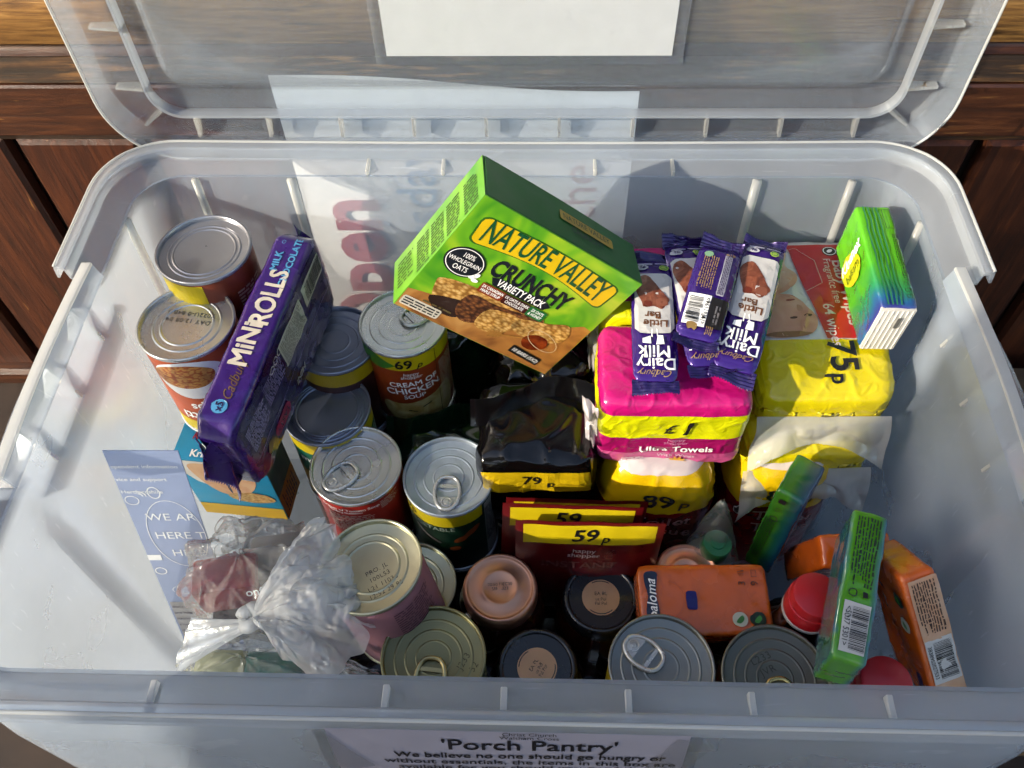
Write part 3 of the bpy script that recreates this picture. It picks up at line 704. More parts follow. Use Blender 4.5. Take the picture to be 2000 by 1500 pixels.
def ring_pull(parent, ang, zt, mat=TIN_RING):
    """teardrop tab: riveted plate at the rim end, finger loop towards the middle; ang = direction of the rivet from the centre"""
    c, s = math.cos(ang), math.sin(ang)
    def L(a, b, z): return (c * a - s * b, s * a + c * b, zt + z)      # a = outwards along ang, b = sideways
    out_ = []
    for i in range(40):
        t = 2 * math.pi * i / 40; a = math.cos(t); b = math.sin(t)
        w = 0.0104 - 0.0026 * max(0, a) - 0.0008 * max(0, -a)
        out_.append((0.0155 + 0.0148 * (abs(a) ** 0.75) * (1 if a > 0 else -1), w * (abs(b) ** 0.72) * (1 if b > 0 else -1)))
    t_ = tube('ring_pull', [L(a, b, 0.0016 + 0.0010 * step(0.02 - a, 0, 0.02)) for a, b in out_], 0.0017, mat, parent, True, 10)
    plate = [(a, b) for a, b in out_ if a > 0.0165]
    bm = bmesh.new(); lo = [bm.verts.new(L(a, b * 0.96, 0.0010)) for a, b in plate]; hi = [bm.verts.new(L(a, b * 0.96, 0.0020)) for a, b in plate]
    bm.faces.new(lo[::-1]); bm.faces.new(hi)
    for i in range(len(plate)): j = (i + 1) % len(plate); bm.faces.new((lo[i], lo[j], hi[j], hi[i]))
    bobj('tab_plate', bm, mat, t_)
    lathe('rivet', [(0.0048, 0.0), (0.0046, 0.0009), (0.0038, 0.0010), (0.0034, 0.0004), (0.0022, 0.0005), (0.0018, 0.0011), (0, 0.0012)], mat, t_, 20, L(0.0240, 0, 0.0018))
    bx = bmesh.new(); q = [L(0.0075, -0.0082, 0.0012), L(0.0105, -0.0088, 0.0012), L(0.0105, 0.0088, 0.0012), L(0.0075, 0.0082, 0.0012)]
    a_ = [bx.verts.new(v) for v in q]; b2 = [bx.verts.new((v[0], v[1], v[2] + 0.0008)) for v in q]
    bx.faces.new(a_[::-1]); bx.faces.new(b2)
    for i in range(4): bx.faces.new((a_[i], a_[(i + 1) % 4], b2[(i + 1) % 4], b2[i]))
    bobj('finger_bar', bx, mat, t_)
def can(name, label, loc, body_mat, end='ring', tin=TIN, pull=None, axes=None, rot=0.0, h=CH, group='food cans', ring_mat=TIN_RING, cat='can'):
    """loc = centre of the top seam"""
    ax = axes or tilt_axes(0, 0, rot); up_ = Vector(ax[2]).normalized()
    t = thing(name, label, cat, Vector(loc) - up_ * h, ax, group=group)
    lathe('body', [(0, 0.0012), (CR - 0.004, 0.0012), (CR - 0.0005, 0.0), (CR + 0.0012, 0.0006), (CR + 0.0014, 0.003), (CR - 0.0002, 0.004)], tin, t, 56)
    lathe('label_wrap', [(CR, 0.0042), (CR + 0.0002, 0.0048), (CR + 0.0002, h - 0.0052), (CR, h - 0.0046)], body_mat, t, 56)
    lathe('lid', [(r, h + z) for r, z in can_end(end)], tin, t, 72, angle=R(60))
    if pull is not None: ring_pull(t, pull, h - 0.0042, ring_mat)
    return t
CS = cyl_surf(CR + 0.0002)
def cband(t, z0, z1, mat, lift=0.0002, u0=None, u1=None, name='print_band'):
    w = math.pi * CR
    u0 = -w if u0 is None else u0; u1 = w if u1 is None else u1
    prt(t, name, CS, rect2d(u1 - u0, z1 - z0), mat, (u0 + u1) / 2, (z0 + z1) / 2, 0, lift, 0.004)
def ctext(t, s, u, v, size, mat, bold=0.01, lift=0.0005, rot=0.0, shear=0.0, xs=1.0, name='lettering'):
    prt(t, name, CS, text2d(s, size, bold, shear, xs), mat, u, v, rot, lift, 0.003)
def cshape(t, name, shape, u, v, mat, lift=0.0004, rot=0.0): prt(t, name, CS, shape, mat, u, v, rot, lift, 0.004)
YEL = pm('#f5d90f', 0.4); ORG = pm('#d9581c', 0.4); DKRED = pm('#7a1216', 0.4)
STAMP = pm('#4a4842', 0.6)
def stamp(t, lines, h, size=0.0048, u=0.0, v=0.0, rot=0.0, mat=STAMP):
    S = plane_surf((0, 0, h - 0.0042), (1, 0, 0), (0, 1, 0))
    for i, s in enumerate(lines):
        o = Matrix.Rotation(rot, 2) @ Vector((0, -i * size * 1.25))
        prt(t, 'date_code', S, text2d(s, size, 0.0, space=1.1), mat, u + o.x, v + o.y, rot, 0.0004)
# back left pair
cA = can('food_can', 'orange labelled can with plain ringed lid in the far left corner', (-0.252, 0.346, -0.026), pm('#8c3a1c', 0.4), 'plain', TIN_D)
cband(cA, 0.082, 0.1025, YEL, u0=-0.090, u1=0.006); prt(cA, 'fine_print', CS, fine2d(0.03, 0.05, 14, 4), pm('#d8b49a', 0.5), 0.045, 0.06, 0, 0.0004, 0.004)
prt(cA, 'dent_mark', plane_surf((0, 0, CH - 0.0042), (1, 0, 0), (0, 1, 0)), ell2d(0.0009, 0.0006), BLACK, 0.0, 0.006)
cB = can('food_can', 'orange spaghetti can standing upside down, picture of pasta hoops on its label', (-0.259, 0.288, -0.048), pm('#d8602a', 0.4), 'stamped', TIN)
stamp(cB, ['DAY 12:08 09', '2022U-0 84BU'], CH, 0.0058, 0, 0.004, R(172))
HOOPS = grain_mat('pasta_hoops', '#c75a1a', '#f6b45a', '#ee9038', 300)
cshape(cB, 'bowl', ell2d(0.030, 0.0235), 0.004, 0.079, WHITE, 0.0003); cshape(cB, 'pasta_picture', blob2d([(-0.026, 0.002), (-0.012, 0.014), (0.008, 0.016), (0.024, 0.004), (0.016, -0.010), (-0.006, -0.012), (-0.022, -0.008)]), 0.0, 0.082, HOOPS, 0.0005)
ctext(cB, 'Spaghetti', 0.012, 0.030, 0.0165, WHITE, 0.015, rot=R(180)); ctext(cB, 'Hoops', 0.012, 0.044, 0.0135, WHITE, 0.015, rot=R(180))
cband(cB, 0.005, 0.021, YEL); ctext(cB, '69p', 0.004, 0.0125, 0.0145, BLACK, 0.02, rot=R(180))
# behind and under the purple cake pack
cC = can('food_can', 'dark ridged can half hidden behind the purple cake pack, yellow band', (-0.162, 0.331, -0.122), pm('#3a1712', 0.45), 'ring', TIN_BLUE)
cband(cC, 0.086, 0.103, pm('#c7a80c', 0.4))
cE = can('food_can', 'can with shiny dark lid and green macaroni cheese label beside the purple cake pack', (-0.166, 0.2765, -0.149), pm('#0d6b52', 0.4), 'dark', TIN_BLUE)
prt(cE, 'fine_print', CS, fine2d(0.03, 0.06, 18, 91, 0.45), pm('#d8e6de', 0.5), 0.060, 0.055, 0, 0.0004, 0.004); cband(cE, 0.088, 0.1032, YEL); cband(cE, 0.020, 0.052, grain_mat('macaroni_picture', '#8a6a2a', '#d8b45a', '#f0d890', 200)); cband(cE, 0.004, 0.019, pm('#1b1512', 0.4)); cband(cE, 0.010, 0.016, YEL, 0.0004)
ctext(cE, 'macaroni', -0.002, 0.076, 0.0125, WHITE, 0.015); ctext(cE, 'cheese', 0.001, 0.064, 0.0125, WHITE, 0.015)
# cream of chicken soup
cF = can('food_can', 'cream of chicken soup can priced 69p under the green cereal bar box', (-0.101, 0.338, -0.106), pm('#b5481a', 0.4), 'ring', TIN, R(35), rot=R(6))
prt(cF, 'label_seam', CS, rect2d(0.0006, 0.098), pm('#5a2410', 0.5), 0.028, 0.054, 0, 0.0009); prt(cF, 'fine_print', CS, fine2d(0.022, 0.06, 20, 92, 0.45), pm('#f0d0b8', 0.5), 0.042, 0.052, 0, 0.0006, 0.004); cband(cF, 0.086, 0.1032, YEL); cshape(cF, 'print_patch', poly2d([(-0.03, -0.009), (0.0, -0.009), (0.012, -0.002), (-0.006, 0.0085), (-0.03, 0.0085)]), -0.020, 0.0946, pm('#4d9a2a', 0.4), 0.0004)
ctext(cF, '69', -0.001, 0.0940, 0.0155, BLACK, 0.02, 0.0007); ctext(cF, 'p', 0.0125, 0.0915, 0.010, BLACK, 0.015, 0.0007, shear=0.3)
ctext(cF, 'happy', 0.004, 0.0800, 0.0058, WHITE, 0.0); ctext(cF, 'shopper', 0.004, 0.0758, 0.0058, WHITE, 0.0)
ctext(cF, 'CREAM OF', 0.005, 0.0660, 0.0092, WHITE, 0.012, rot=R(5)); ctext(cF, 'CHICKEN', 0.004, 0.0560, 0.0118, WHITE, 0.02, rot=R(5)); ctext(cF, 'SOUP', 0.004, 0.0470, 0.0080, WHITE, 0.012, rot=R(4))
cshape(cF, 'soup_picture', blob2d([(-0.032, 0.008), (-0.01, 0.010), (0.016, 0.016), (0.034, 0.020), (0.036, -0.012), (0.02, -0.022), (-0.012, -0.022), (-0.03, -0.010)]), 0.006, 0.027, blend_mat('chicken_soup', [(0.3, '#c9a24e'), (0.6, '#e6cf8e')], 60), 0.0004)
cshape(cF, 'herb', merge2d(mv(rect2d(0.010, 0.0014), 0.008, 0.004, 0.4), mv(rect2d(0.008, 0.0012), -0.006, -0.002, -0.3)), 0.006, 0.027, pm('#3a3a1a', 0.5), 0.0006)
# two ring pull cans in the middle
cG = can('food_can', 'red tomato soup can, its silver ring pull pointing to the front left', (-0.134, 0.222, -0.152), pm('#c32a1c', 0.38), 'ring', TIN, R(-138))
ctext(cG, 'Cream of Tomato Soup', -0.002, 0.0965, 0.0052, WHITE, 0.012); ctext(cG, 'Cooking Guidelines', -0.006, 0.0925, 0.0036, WHITE, 0.012)
prt(cG, 'fine_print', CS, fine2d(0.040, 0.030, 11, 7, 0.5), pm('#f0c9bb', 0.5), -0.003, 0.073, 0, 0.0004, 0.004)
prt(cG, 'fine_print', CS, fine2d(0.020, 0.012, 5, 8, 0.5), pm('#f0c9bb', 0.5), 0.034, 0.094, 0, 0.0004, 0.004)
cband(cG, 0.006, 0.100, pm('#e0701c', 0.4), 0.00015, 0.052, 0.070); cband(cG, 0.006, 0.103, pm('#e6b21a', 0.4), 0.00015, -0.044, -0.040)
cH = can('food_can', 'vegetable can with green label, yellow top band and pale lid beside the black bag', (-0.057, 0.217, -0.159), pm('#123a26', 0.4), 'ring', TIN_PALE, R(-90), rot=0)
cband(cH, 0.086, 0.1034, YEL, u0=-0.11, u1=0.032); ctext(cH, '9p', -0.034, 0.0955, 0.013, BLACK, 0.02)
cshape(cH, 'carrot_picture', merge2d(mv(ell2d(0.007, 0.004), 0.010, 0.0, 0.5), mv(ell2d(0.010, 0.004), 0.020, 0.008, 0.7), mv(ell2d(0.005, 0.004), 0.004, -0.016)), 0.0, 0.062, pm('#c9622a', 0.45))
cshape(cH, 'bowl_picture', line2d([(-0.03, 0.012), (-0.02, 0.002), (-0.008, -0.006)], 0.0025), 0, 0.062, pm('#c7b8b0', 0.4)); ctext(cH, 'VEGETABLE', -0.016, 0.0815, 0.0085, pm('#a8b8a8', 0.4), 0.01)
cband(cH, 0.004, 0.100, pm('#c9c9c2', 0.45), 0.0003, 0.0345, 0.052); prt(cH, 'fine_print', CS, fine2d(0.016, 0.06, 20, 11, 0.5), INK, 0.043, 0.062, 0, 0.0005, 0.004)
# pink labelled can and the one under it
axI = tilt_axes(R(-3), R(-7), 0)
cJ = can('food_can', 'can mostly hidden under the tilted pink labelled can', (-0.088, 0.146, -0.218), pm('#4a3a22', 0.4), 'stamped', TIN_O)
cI = can('food_can', 'tilted can with pink label and brassy stamped lid in front of the knotted bag', (-0.103, 0.116, -0.113), pm('#c98a94', 0.45), 'stamped', TIN_O, axes=axI, h=0.100)
stamp(cI, ['PRO. JL', '100L53', 'L21 11036', '12:52 29 83'], 0.100, 0.0050, 0.004, -0.002, R(30))
prt(cI, 'fine_print', CS, fine2d(0.036, 0.050, 16, 21, 0.45), pm('#7a4a58', 0.5), 0.036, 0.060, 0, 0.0004, 0.004)
# front row, dark reflections put into the metal colour of the lids
cK = can('food_can', 'olive lidded can at the front with embossed code and ring pull by the rim', (-0.057, 0.064, -0.153), pm('#3a4a2a', 0.4), 'ring', metal_mat('tin_olive', '#87825f', 0.36, 0.02), R(-95), ring_mat=metal_mat('ring_olive', '#b7a878', 0.28, 0.05))
stamp(cK, ['J233', '52', '2'], CH, 0.0068, 0.022, -0.002, R(62), pm('#6d6648', 0.5, 0.5))
cO = can('food_can', 'grey can with ring pull pointing away to the back left, beside the front rim', (0.107, 0.061, -0.154), pm('#d4b81a', 0.4), 'ring', TIN_G, R(142))
cP = can('food_can', 'dull grey can at the front right with only the loop of its ring pull showing', (0.186, 0.053, -0.150), pm('#4a1a16', 0.4), 'ring', metal_mat('tin_dull', '#74736a', 0.40, 0.02), R(-80), ring_mat=metal_mat('ring_brass', '#c2b27a', 0.25, 0.05))
stamp(cP, ['L233', 'JVR'], CH, 0.0075, -0.008, 0.014, R(25), pm('#5c5a50', 0.5, 0.5))

# ================================================================== JARS AND BOTTLES
COPPER = metal_mat('copper_lid', '#d9a184', 0.36, 0.05); BLKLID = pm('#17171a', 0.28, 0.0, 0.05, coat=0.5, name='black_lacquer')
GLASSY = pm('#2a0d08', 0.08, 0, 0.2, coat=1.0, name='jar_dark_sauce')
def jar(label, loc, r, lid_mat, body_mat, h=0.13, sticker=False, group='sauce jars'):
    t = thing('sauce_jar', label, 'jar', (loc[0], loc[1], loc[2] - h), group=group)
    lathe('glass', [(0, 0.0), (r * 1.12, 0.0), (r * 1.2, 0.004), (r * 1.2, h - 0.034), (r * 1.08, h - 0.020), (r * 0.94, h - 0.014)], body_mat, t, 48)
    e = 0.0
    ld = lathe('lid', [(r * 0.93, h - 0.018), (r * 0.99, h - 0.0175), (r * 1.0, h - 0.016), (r * 1.0, h - 0.005), (r * 0.97, h - 0.0015), (r * 0.93, h - 0.0004), (r * 0.90, h), (r * 0.87, h - 0.0004), (r * 0.85, h - 0.0014), (r * 0.80, h - 0.0018),
               (r * 0.52, h - 0.0018), (r * 0.50, h - 0.0012), (r * 0.42, h - 0.0012), (r * 0.40, h - 0.0018), (r * 0.10, h - 0.0018), (0, h - 0.0012)] if not sticker else
          [(r * 0.93, h - 0.018), (r * 0.99, h - 0.0175), (r * 1.0, h - 0.016), (r * 1.0, h - 0.005), (r * 0.97, h - 0.0015), (r * 0.93, h - 0.0003), (r * 0.88, h), (r * 0.84, h - 0.0006), (r * 0.82, h - 0.0016), (r * 0.55, h - 0.0018), (0, h - 0.0018)], lid_mat, t, 64, angle=R(50))
    return t, plane_surf((0, 0, h - 0.0018), (1, 0, 0), (0, 1, 0))
jL, sL = jar('sauce jar with a copper coloured metal lid beside the pink labelled can', (-0.012, 0.130, -0.183), 0.0300, COPPER, GLASSY)
prt(jL, 'date_code', sL, text2d('20:50 DEC30\nSEP 2023', 0.0036, 0.0), STAMP, 0.0, 0.001, R(4))
for lab, loc, rot in (('black lidded jar with gold centre next to the orange tissue pack', (0.069, 0.131, -0.202), 0), ('black lidded jar with gold centre touching the front rim', (0.018, 0.070, -0.191), R(60))):
    j, s_ = jar(lab, loc, 0.0312, BLKLID, pm('#3a0e08', 0.1, 0, 0.2, coat=1.0), sticker=True)
    prt(j, 'gold_disc', s_, ell2d(0.0152), pm('#d6a67c', 0.3, 0.55, 0.08), 0, 0, 0, 0.0003)
    prt(j, 'date_code', s_, merge2d(mv(text2d('EA PL', 0.0042), 0, 0.003), mv(text2d('us Pol\nPal Pol', 0.0036), 0, -0.0035)), STAMP, 0, 0, rot, 0.0006)
    prt(j, 'rim_print', s_, merge2d(mv(ring2d(0.0142, 0.0142, 0.0008, 20, 60, 120), 0, 0), mv(ring2d(0.0142, 0.0142, 0.0008, 20, 230, 310), 0, 0)), STAMP, 0, 0, rot, 0.0006)
jar('low sauce jar with a copper lid half hidden behind the orange tissue pack', (0.138, 0.148, -0.190), 0.0260, COPPER, GLASSY)
REDCAP = pm('#d81c28', 0.35, 0, 0.06, coat=0.3); DKB = pm('#0b0a0a', 0.08, 0, 0.1, coat=1.0, name='dark_bottle')
def bottle(label, loc, rot, rc=0.0185, axes=None):
    t = thing('sauce_bottle', label, 'bottle', (loc[0], loc[1], loc[2] - 0.19), rotz=rot, group='red capped sauce bottles')
    lathe('bottle_body', [(0, 0), (0.028, 0), (0.031, 0.004), (0.031, 0.10), (0.026, 0.125), (0.0185, 0.148), (0.0178, 0.164)], DKB, t, 40)
    lathe('collar', [(0.0180, 0.160), (0.0188, 0.1605), (0.0188, 0.1635), (0.0180, 0.164)], pm('#d8d8d4', 0.3), t, 40)
    cap = lathe('cap', [(rc, 0.1645), (rc + 0.0003, 0.166), (rc + 0.0002, 0.178), (rc - 0.0002, 0.1795), (rc - 0.001, 0.1798), (rc - 0.0012, 0.1805), (rc - 0.0010, 0.187), (rc - 0.0018, 0.1893), (rc - 0.004, 0.1902), (0, 0.1908)], REDCAP, t, 48)
    bm = box_bm(0.009, 0.0045, 0.0045, (0, -rc - 0.0002, 0.1865), 0.0008, 2); bobj('flip_notch', bm, REDCAP, cap)
    box('flip_slot', 0.0045, 0.0012, 0.003, pm('#5a0a10', 0.5), cap, (0, -rc - 0.0026, 0.1870)); 
    return t
bottle('dark sauce bottle with red flip cap left of the upright green tissue pack', (0.217, 0.104, -0.124), R(55))
bottle('dark sauce bottle with red flip cap touching the front rim', (0.250, 0.042, -0.118), R(-60))
# clear squeezy bottle with a green cap
gb = thing('squeezy_bottle', 'small clear plastic bottle with a green cap between the tissue packs', 'bottle', (0.158, 0.174, -0.275), tilt_axes(R(3), R(3)))
CLEAR = film_mat('clear_soft_plastic', 0.14, '#e9eee9', 0.06)
lathe('bottle_body', [(0, 0), (0.020, 0), (0.022, 0.004), (0.022, 0.055), (0.016, 0.074), (0.011, 0.080)], plastic_mat('bottle_liquid', 0.5, '#c9c2b0', 0.1), gb, 32)
lathe('cap', [(0.0118, 0.080), (0.0122, 0.081), (0.0122, 0.094), (0.0112, 0.096), (0.006, 0.0962), (0.0055, 0.0975), (0, 0.098)], pm('#1f7a4a', 0.35, coat=0.3), gb, 32)
sheet('wrapper', lambda u, v: ((0.021 * (1 - v) ** 0.8 + 0.0015) * math.cos(2 * math.pi * u) * (1 + 0.10 * nse(u * 9, v * 5, 2)), (0.020 * (1 - v) ** 0.8 + 0.0012) * math.sin(2 * math.pi * u) + 0.024 * v, 0.070 + 0.055 * v + 0.003 * nse(u * 8, v * 4, 1)), 28, 14, CLEAR, gb)

# ================================================================== CARTONS AND PACKS
# ---- green cereal bar box
GRN = blend_mat('green_carton_art', [(0.28, '#3c981f'), (0.44, '#74bd20'), (0.58, '#aed62c'), (0.74, '#dce44e')], 20, 0.4, 0.25)
GRN_D = pm('#276a2c', 0.42); GRN_S = blend_mat('green_carton_side', [(0.3, '#4f9f2a'), (0.7, '#8cc63a')], 12, 0.4)
NW, ND, NH = 0.1487, 0.0479, 0.1214
nv = thing('cereal_bar_box', 'green and yellow cereal bar box tilted on its corner above the soup can', 'carton', (-0.0015, 0.3269, -0.0331), ((0.787, 0.009, -0.617), (-0.094, 0.99, -0.105), (0.61, 0.14, 0.78)))
box('carton', NW, ND, NH, GRN_S, nv, (0, 0, 0), 0.0008, 2)
NF = plane_surf((0, -ND / 2, 0), (1, 0, 0), (0, 0, 1)); NT = plane_surf((0, 0, NH / 2), (1, 0, 0), (0, 1, 0)); NL = plane_surf((-NW / 2, 0, 0), (0, -1, 0), (0, 0, 1))
def nf(a, b): return (a - 0.5) * NW, (0.5 - b) * NH
prt(nv, 'front_art', NF, rect2d(NW - 0.0012, NH - 0.0012), GRN, 0, 0, 0, 0.00015)
prt(nv, 'top_panel', NT, rect2d(NW - 0.001, ND - 0.001), GRN_D, 0, 0, 0, 0.00015)  # top green darkened, its shade put into the print colour
sheet('top_flap', lambda u, v: (-NW / 2 + 0.0015 + (NW - 0.003) * u, -ND / 2 + 0.0012 + (ND - 0.0035) * v, NH / 2 + 0.0004 + 0.0012 * v * (1 - u) + 0.0012 * math.sin(math.pi * u) * v), 12, 4, GRN_D, nv, 0.0004)
TBL = blend_mat('table_picture', [(0.3, '#8a5526'), (0.55, '#b97c3a'), (0.75, '#d6a25a')], 30, 0.45)
prt(nv, 'table_picture', NF, poly2d([nf(*p) for p in [(0.006, 0.83), (0.12, 0.80), (0.5, 0.80), (0.80, 0.62), (0.94, 0.49), (0.994, 0.50), (0.994, 0.994), (0.006, 0.994)]]), TBL, 0, 0, 0, 0.0003)
GRA = grain_mat('granola_light', '#9a6a2a', '#d6a558', '#f0d090', 250); GRB = grain_mat('granola_dark', '#3a2012', '#6e4022', '#a06a38', 250)
def nblob(name, pts, mat, lift): prt(nv, name, NF, blob2d([nf(*p) for p in pts], 4), mat, 0, 0, 0, lift)
nblob('bar_picture', [(0.10, 0.70), (0.12, 0.64), (0.30, 0.60), (0.62, 0.60), (0.70, 0.58), (0.72, 0.62), (0.45, 0.72), (0.30, 0.80), (0.16, 0.84)], GRA, 0.00045)
nblob('bar_shade', [(0.13, 0.80), (0.28, 0.74), (0.34, 0.76), (0.32, 0.88), (0.22, 0.90), (0.15, 0.86)], pm('#2e170c', 0.5), 0.0005)
nblob('bar_picture', [(0.30, 0.66), (0.46, 0.65), (0.70, 0.60), (0.72, 0.64), (0.50, 0.75), (0.42, 0.86), (0.34, 0.88), (0.28, 0.80)], GRB, 0.0006)
nblob('bar_picture', [(0.44, 0.70), (0.60, 0.66), (0.64, 0.72), (0.58, 0.84), (0.48, 0.88), (0.42, 0.84)], GRA, 0.00075)
nblob('bar_picture', [(0.62, 0.66), (0.76, 0.60), (0.86, 0.54), (0.91, 0.60), (0.90, 0.70), (0.80, 0.76), (0.66, 0.78), (0.60, 0.74)], GRA, 0.00075)
nblob('honey_cup', [(0.71, 0.78), (0.76, 0.72), (0.83, 0.72), (0.86, 0.78), (0.81, 0.85), (0.74, 0.85)], blend_mat('honey', [(0.3, '#5a1e0c'), (0.7, '#a8481a')], 60, 0.2), 0.0009)
prt(nv, 'cup_rim', NF, ring2d(0.016, 0.0085, 0.0006), pm('#e6c9a0', 0.3), *nf(0.815, 0.745), R(-15), 0.0011)
prt(nv, 'dipper_picture', NF, merge2d(*[mv(ell2d(0.0045, 0.0010, 16), (i - 2) * 0.0023, 0, R(70)) for i in range(5)], mv(rect2d(0.024, 0.0014), 0.017, -0.0005)), pm('#b8803a', 0.4), *nf(0.56, 0.86), R(22), 0.0009)
bn = [(0.078, 0.165), (0.083, 0.138), (0.100, 0.122)]
for i in range(21): t = i / 20; bn.append((0.115 + 0.77 * t, 0.115 - 0.022 * math.sin(math.pi * t)))
bn += [(0.900, 0.122), (0.915, 0.138), (0.918, 0.165), (0.908, 0.285), (0.900, 0.302), (0.884, 0.310)]
for i in range(21): t = 1 - i / 20; bn.append((0.130 + 0.74 * t, 0.312 - 0.055 * math.sin(math.pi * t)))
bn += [(0.112, 0.310), (0.096, 0.300), (0.088, 0.285)]
prt(nv, 'logo_banner_edge', NF, poly2d([(x * 1.025, (y - nf(0, .2)[1]) * 1.10 + nf(0, .2)[1]) for x, y in [nf(*p) for p in bn]]), pm('#2f6f1c', 0.4), 0, 0, 0, 0.0003)
prt(nv, 'logo_banner', NF, poly2d([nf(*p) for p in bn]), pm('#f7cf14', 0.38), 0, 0, 0, 0.00045)
DG = pm('#0f5a34', 0.4); DN = pm('#161c26', 0.4)
def arc_text(s, size, xs, width, c, bow, mat, bold, lift, surf, par, name='lettering', tall=0.0):
    V, Fc = text2d(s, size, bold, 0, xs); lo, hi = min(v[0] for v in V), max(v[0] for v in V); k = width / (hi - lo)
    V = [((x - (lo + hi) / 2) * k, y, z) for x, y, z in V]
    V = [(x, y * (1 + tall * (1 - math.cos(math.pi * x / width))) + bow * math.cos(math.pi * x / width), z) for x, y, z in V]
    prt(par, name, surf, (V, Fc), mat, c[0], c[1], 0, lift)
arc_text('NATURE VALLEY', 0.0255, 0.8, 0.112, nf(0.5, 0.208), 0.0038, DG, 0.012, 0.0007, NF, nv, tall=0.16)
arc_text('CRUNCHY', 0.0225, 0.8, 0.072, nf(0.525, 0.405), 0.0010, DN, 0.035, 0.0006, NF, nv)
prt(nv, 'ribbon', NF, poly2d([nf(*p) for p in [(0.32, 0.475), (0.36, 0.455), (0.66, 0.455), (0.70, 0.48), (0.67, 0.525), (0.35, 0.525)]]), DN, 0, 0, 0, 0.0005)
arc_text('VARIETY PACK', 0.0098, 0.8, 0.044, nf(0.51, 0.489), 0, WHITE, 0.012, 0.0008, NF, nv)
for a0, a1, col, txt in ((0.30, 0.445, '#9a3f1c', '2X CANADIAN\nMAPLE SYRUP'), (0.446, 0.606, '#4a1c1a', '1X OATS & DARK\nCHOCOLATE'), (0.607, 0.715, '#1f7a3a', '2X OATS\n& HONEY')):
    prt(nv, 'flavour_tag', NF, rrect2d((a1 - a0) * NW, 0.0100, 0.001), pm(col, 0.4), *nf((a0 + a1) / 2, 0.572), 0, 0.0010)
    prt(nv, 'lettering', NF, text2d(txt, 0.0040, 0.012, 0, 0.72), WHITE, *nf((a0 + a1) / 2, 0.572), 0, 0.0012)
sx_, sy_ = nf(0.150, 0.470)
prt(nv, 'seal', NF, ell2d(0.0165, 0.0140), DN, sx_, sy_, 0, 0.0006); prt(nv, 'seal_ring', NF, ring2d(0.0150, 0.0126, 0.0006), WHITE, sx_, sy_, 0, 0.0008)
for s, dy, sz in (('100%', 0.0062, 0.0066), ('WHOLEGRAIN', 0.0, 0.0056), ('OATS', -0.0063, 0.0068)): prt(nv, 'lettering', NF, text2d(s, sz, 0.0, 0, 0.72), WHITE, sx_, sy_ + dy, R(3), 0.0008)
for dx, dy, rr in ((0.0125, -0.0085, 0.5), (0.0150, -0.0060, 1.1), (0.0158, -0.0105, 0.1)): prt(nv, 'leaf_mark', NF, ell2d(0.0030, 0.0016, 14), WHITE, sx_ + dx, sy_ + dy, rr, 0.0009)
prt(nv, 'tag', NF, rect2d(0.030, 0.0082), BLACK, *nf(0.80, 0.915), R(-4), 0.0009); prt(nv, 'lettering', NF, text2d('10 BARS (5X2)', 0.0052, 0.0, 0.2, 0.85), WHITE, *nf(0.80, 0.915), R(-4), 0.0012)
prt(nv, 'nutrition_tag', NF, rrect2d(0.034, 0.0098, 0.002), pm('#efe7d2', 0.5), *nf(0.128, 0.925), 0, 0.0006); prt(nv, 'fine_print', NF, fine2d(0.031, 0.0078, 3, 5, 0.5, 0.05), INK, *nf(0.128, 0.925), 0, 0.0008)
prt(nv, 'fine_print', NF, fine2d(0.026, 0.003, 1, 6), pm('#6a5a34', 0.5), *nf(0.20, 0.865), 0, 0.0008)
for k, z in enumerate((0.045, 0.0225, 0.002, -0.018)): prt(nv, 'fine_print', NL, fine2d(0.017, 0.036, 11, 30 + k, 0.5), pm('#2a4a16', 0.5), 0.004, z, R(90), 0.0003)
prt(nv, 'fine_print', NL, fine2d(0.022, 0.030, 8, 44, 0.5), pm('#3a5a1a', 0.5), 0.0, -0.043, R(90), 0.0003)
prt(nv, 'logo_banner', NT, rrect2d(0.052, 0.0110, 0.0016), pm('#c9a33a', 0.4), 0.020, 0.0025, R(-2), 0.0022)
arc_text('NATURE VALLEY', 0.0085, 0.8, 0.046, (0.020, 0.0025), 0.0004, pm('#1f4a2a', 0.4), 0.006, 0.0024, NT, nv)
arc_text('CRUNCHY', 0.0090, 0.8, 0.032, (0.020, -0.0085), 0.0, pm('#1c3a34', 0.4), 0.02, 0.0022, NT, nv)
# ---- purple mini cake rolls
PUR = pm('#3d1a78', 0.26, 0.15, 0.12, 0.35, 40, coat=0.5); PUR_D = pm('#2a1150', 0.26, 0.15, 0.12, 0.35, 40, coat=0.5)
RL, RW, RT = 0.1890, 0.094, 0.0325
mr = thing('cake_roll_pack', 'long purple wrapped pack of chocolate cake rolls standing on its edge', 'cake pack', (-0.197, 0.280, -0.0815), ((0.195, 0.974, 0.119), (-0.981, 0.192, 0.034), (-0.01, -0.122, 0.992)))
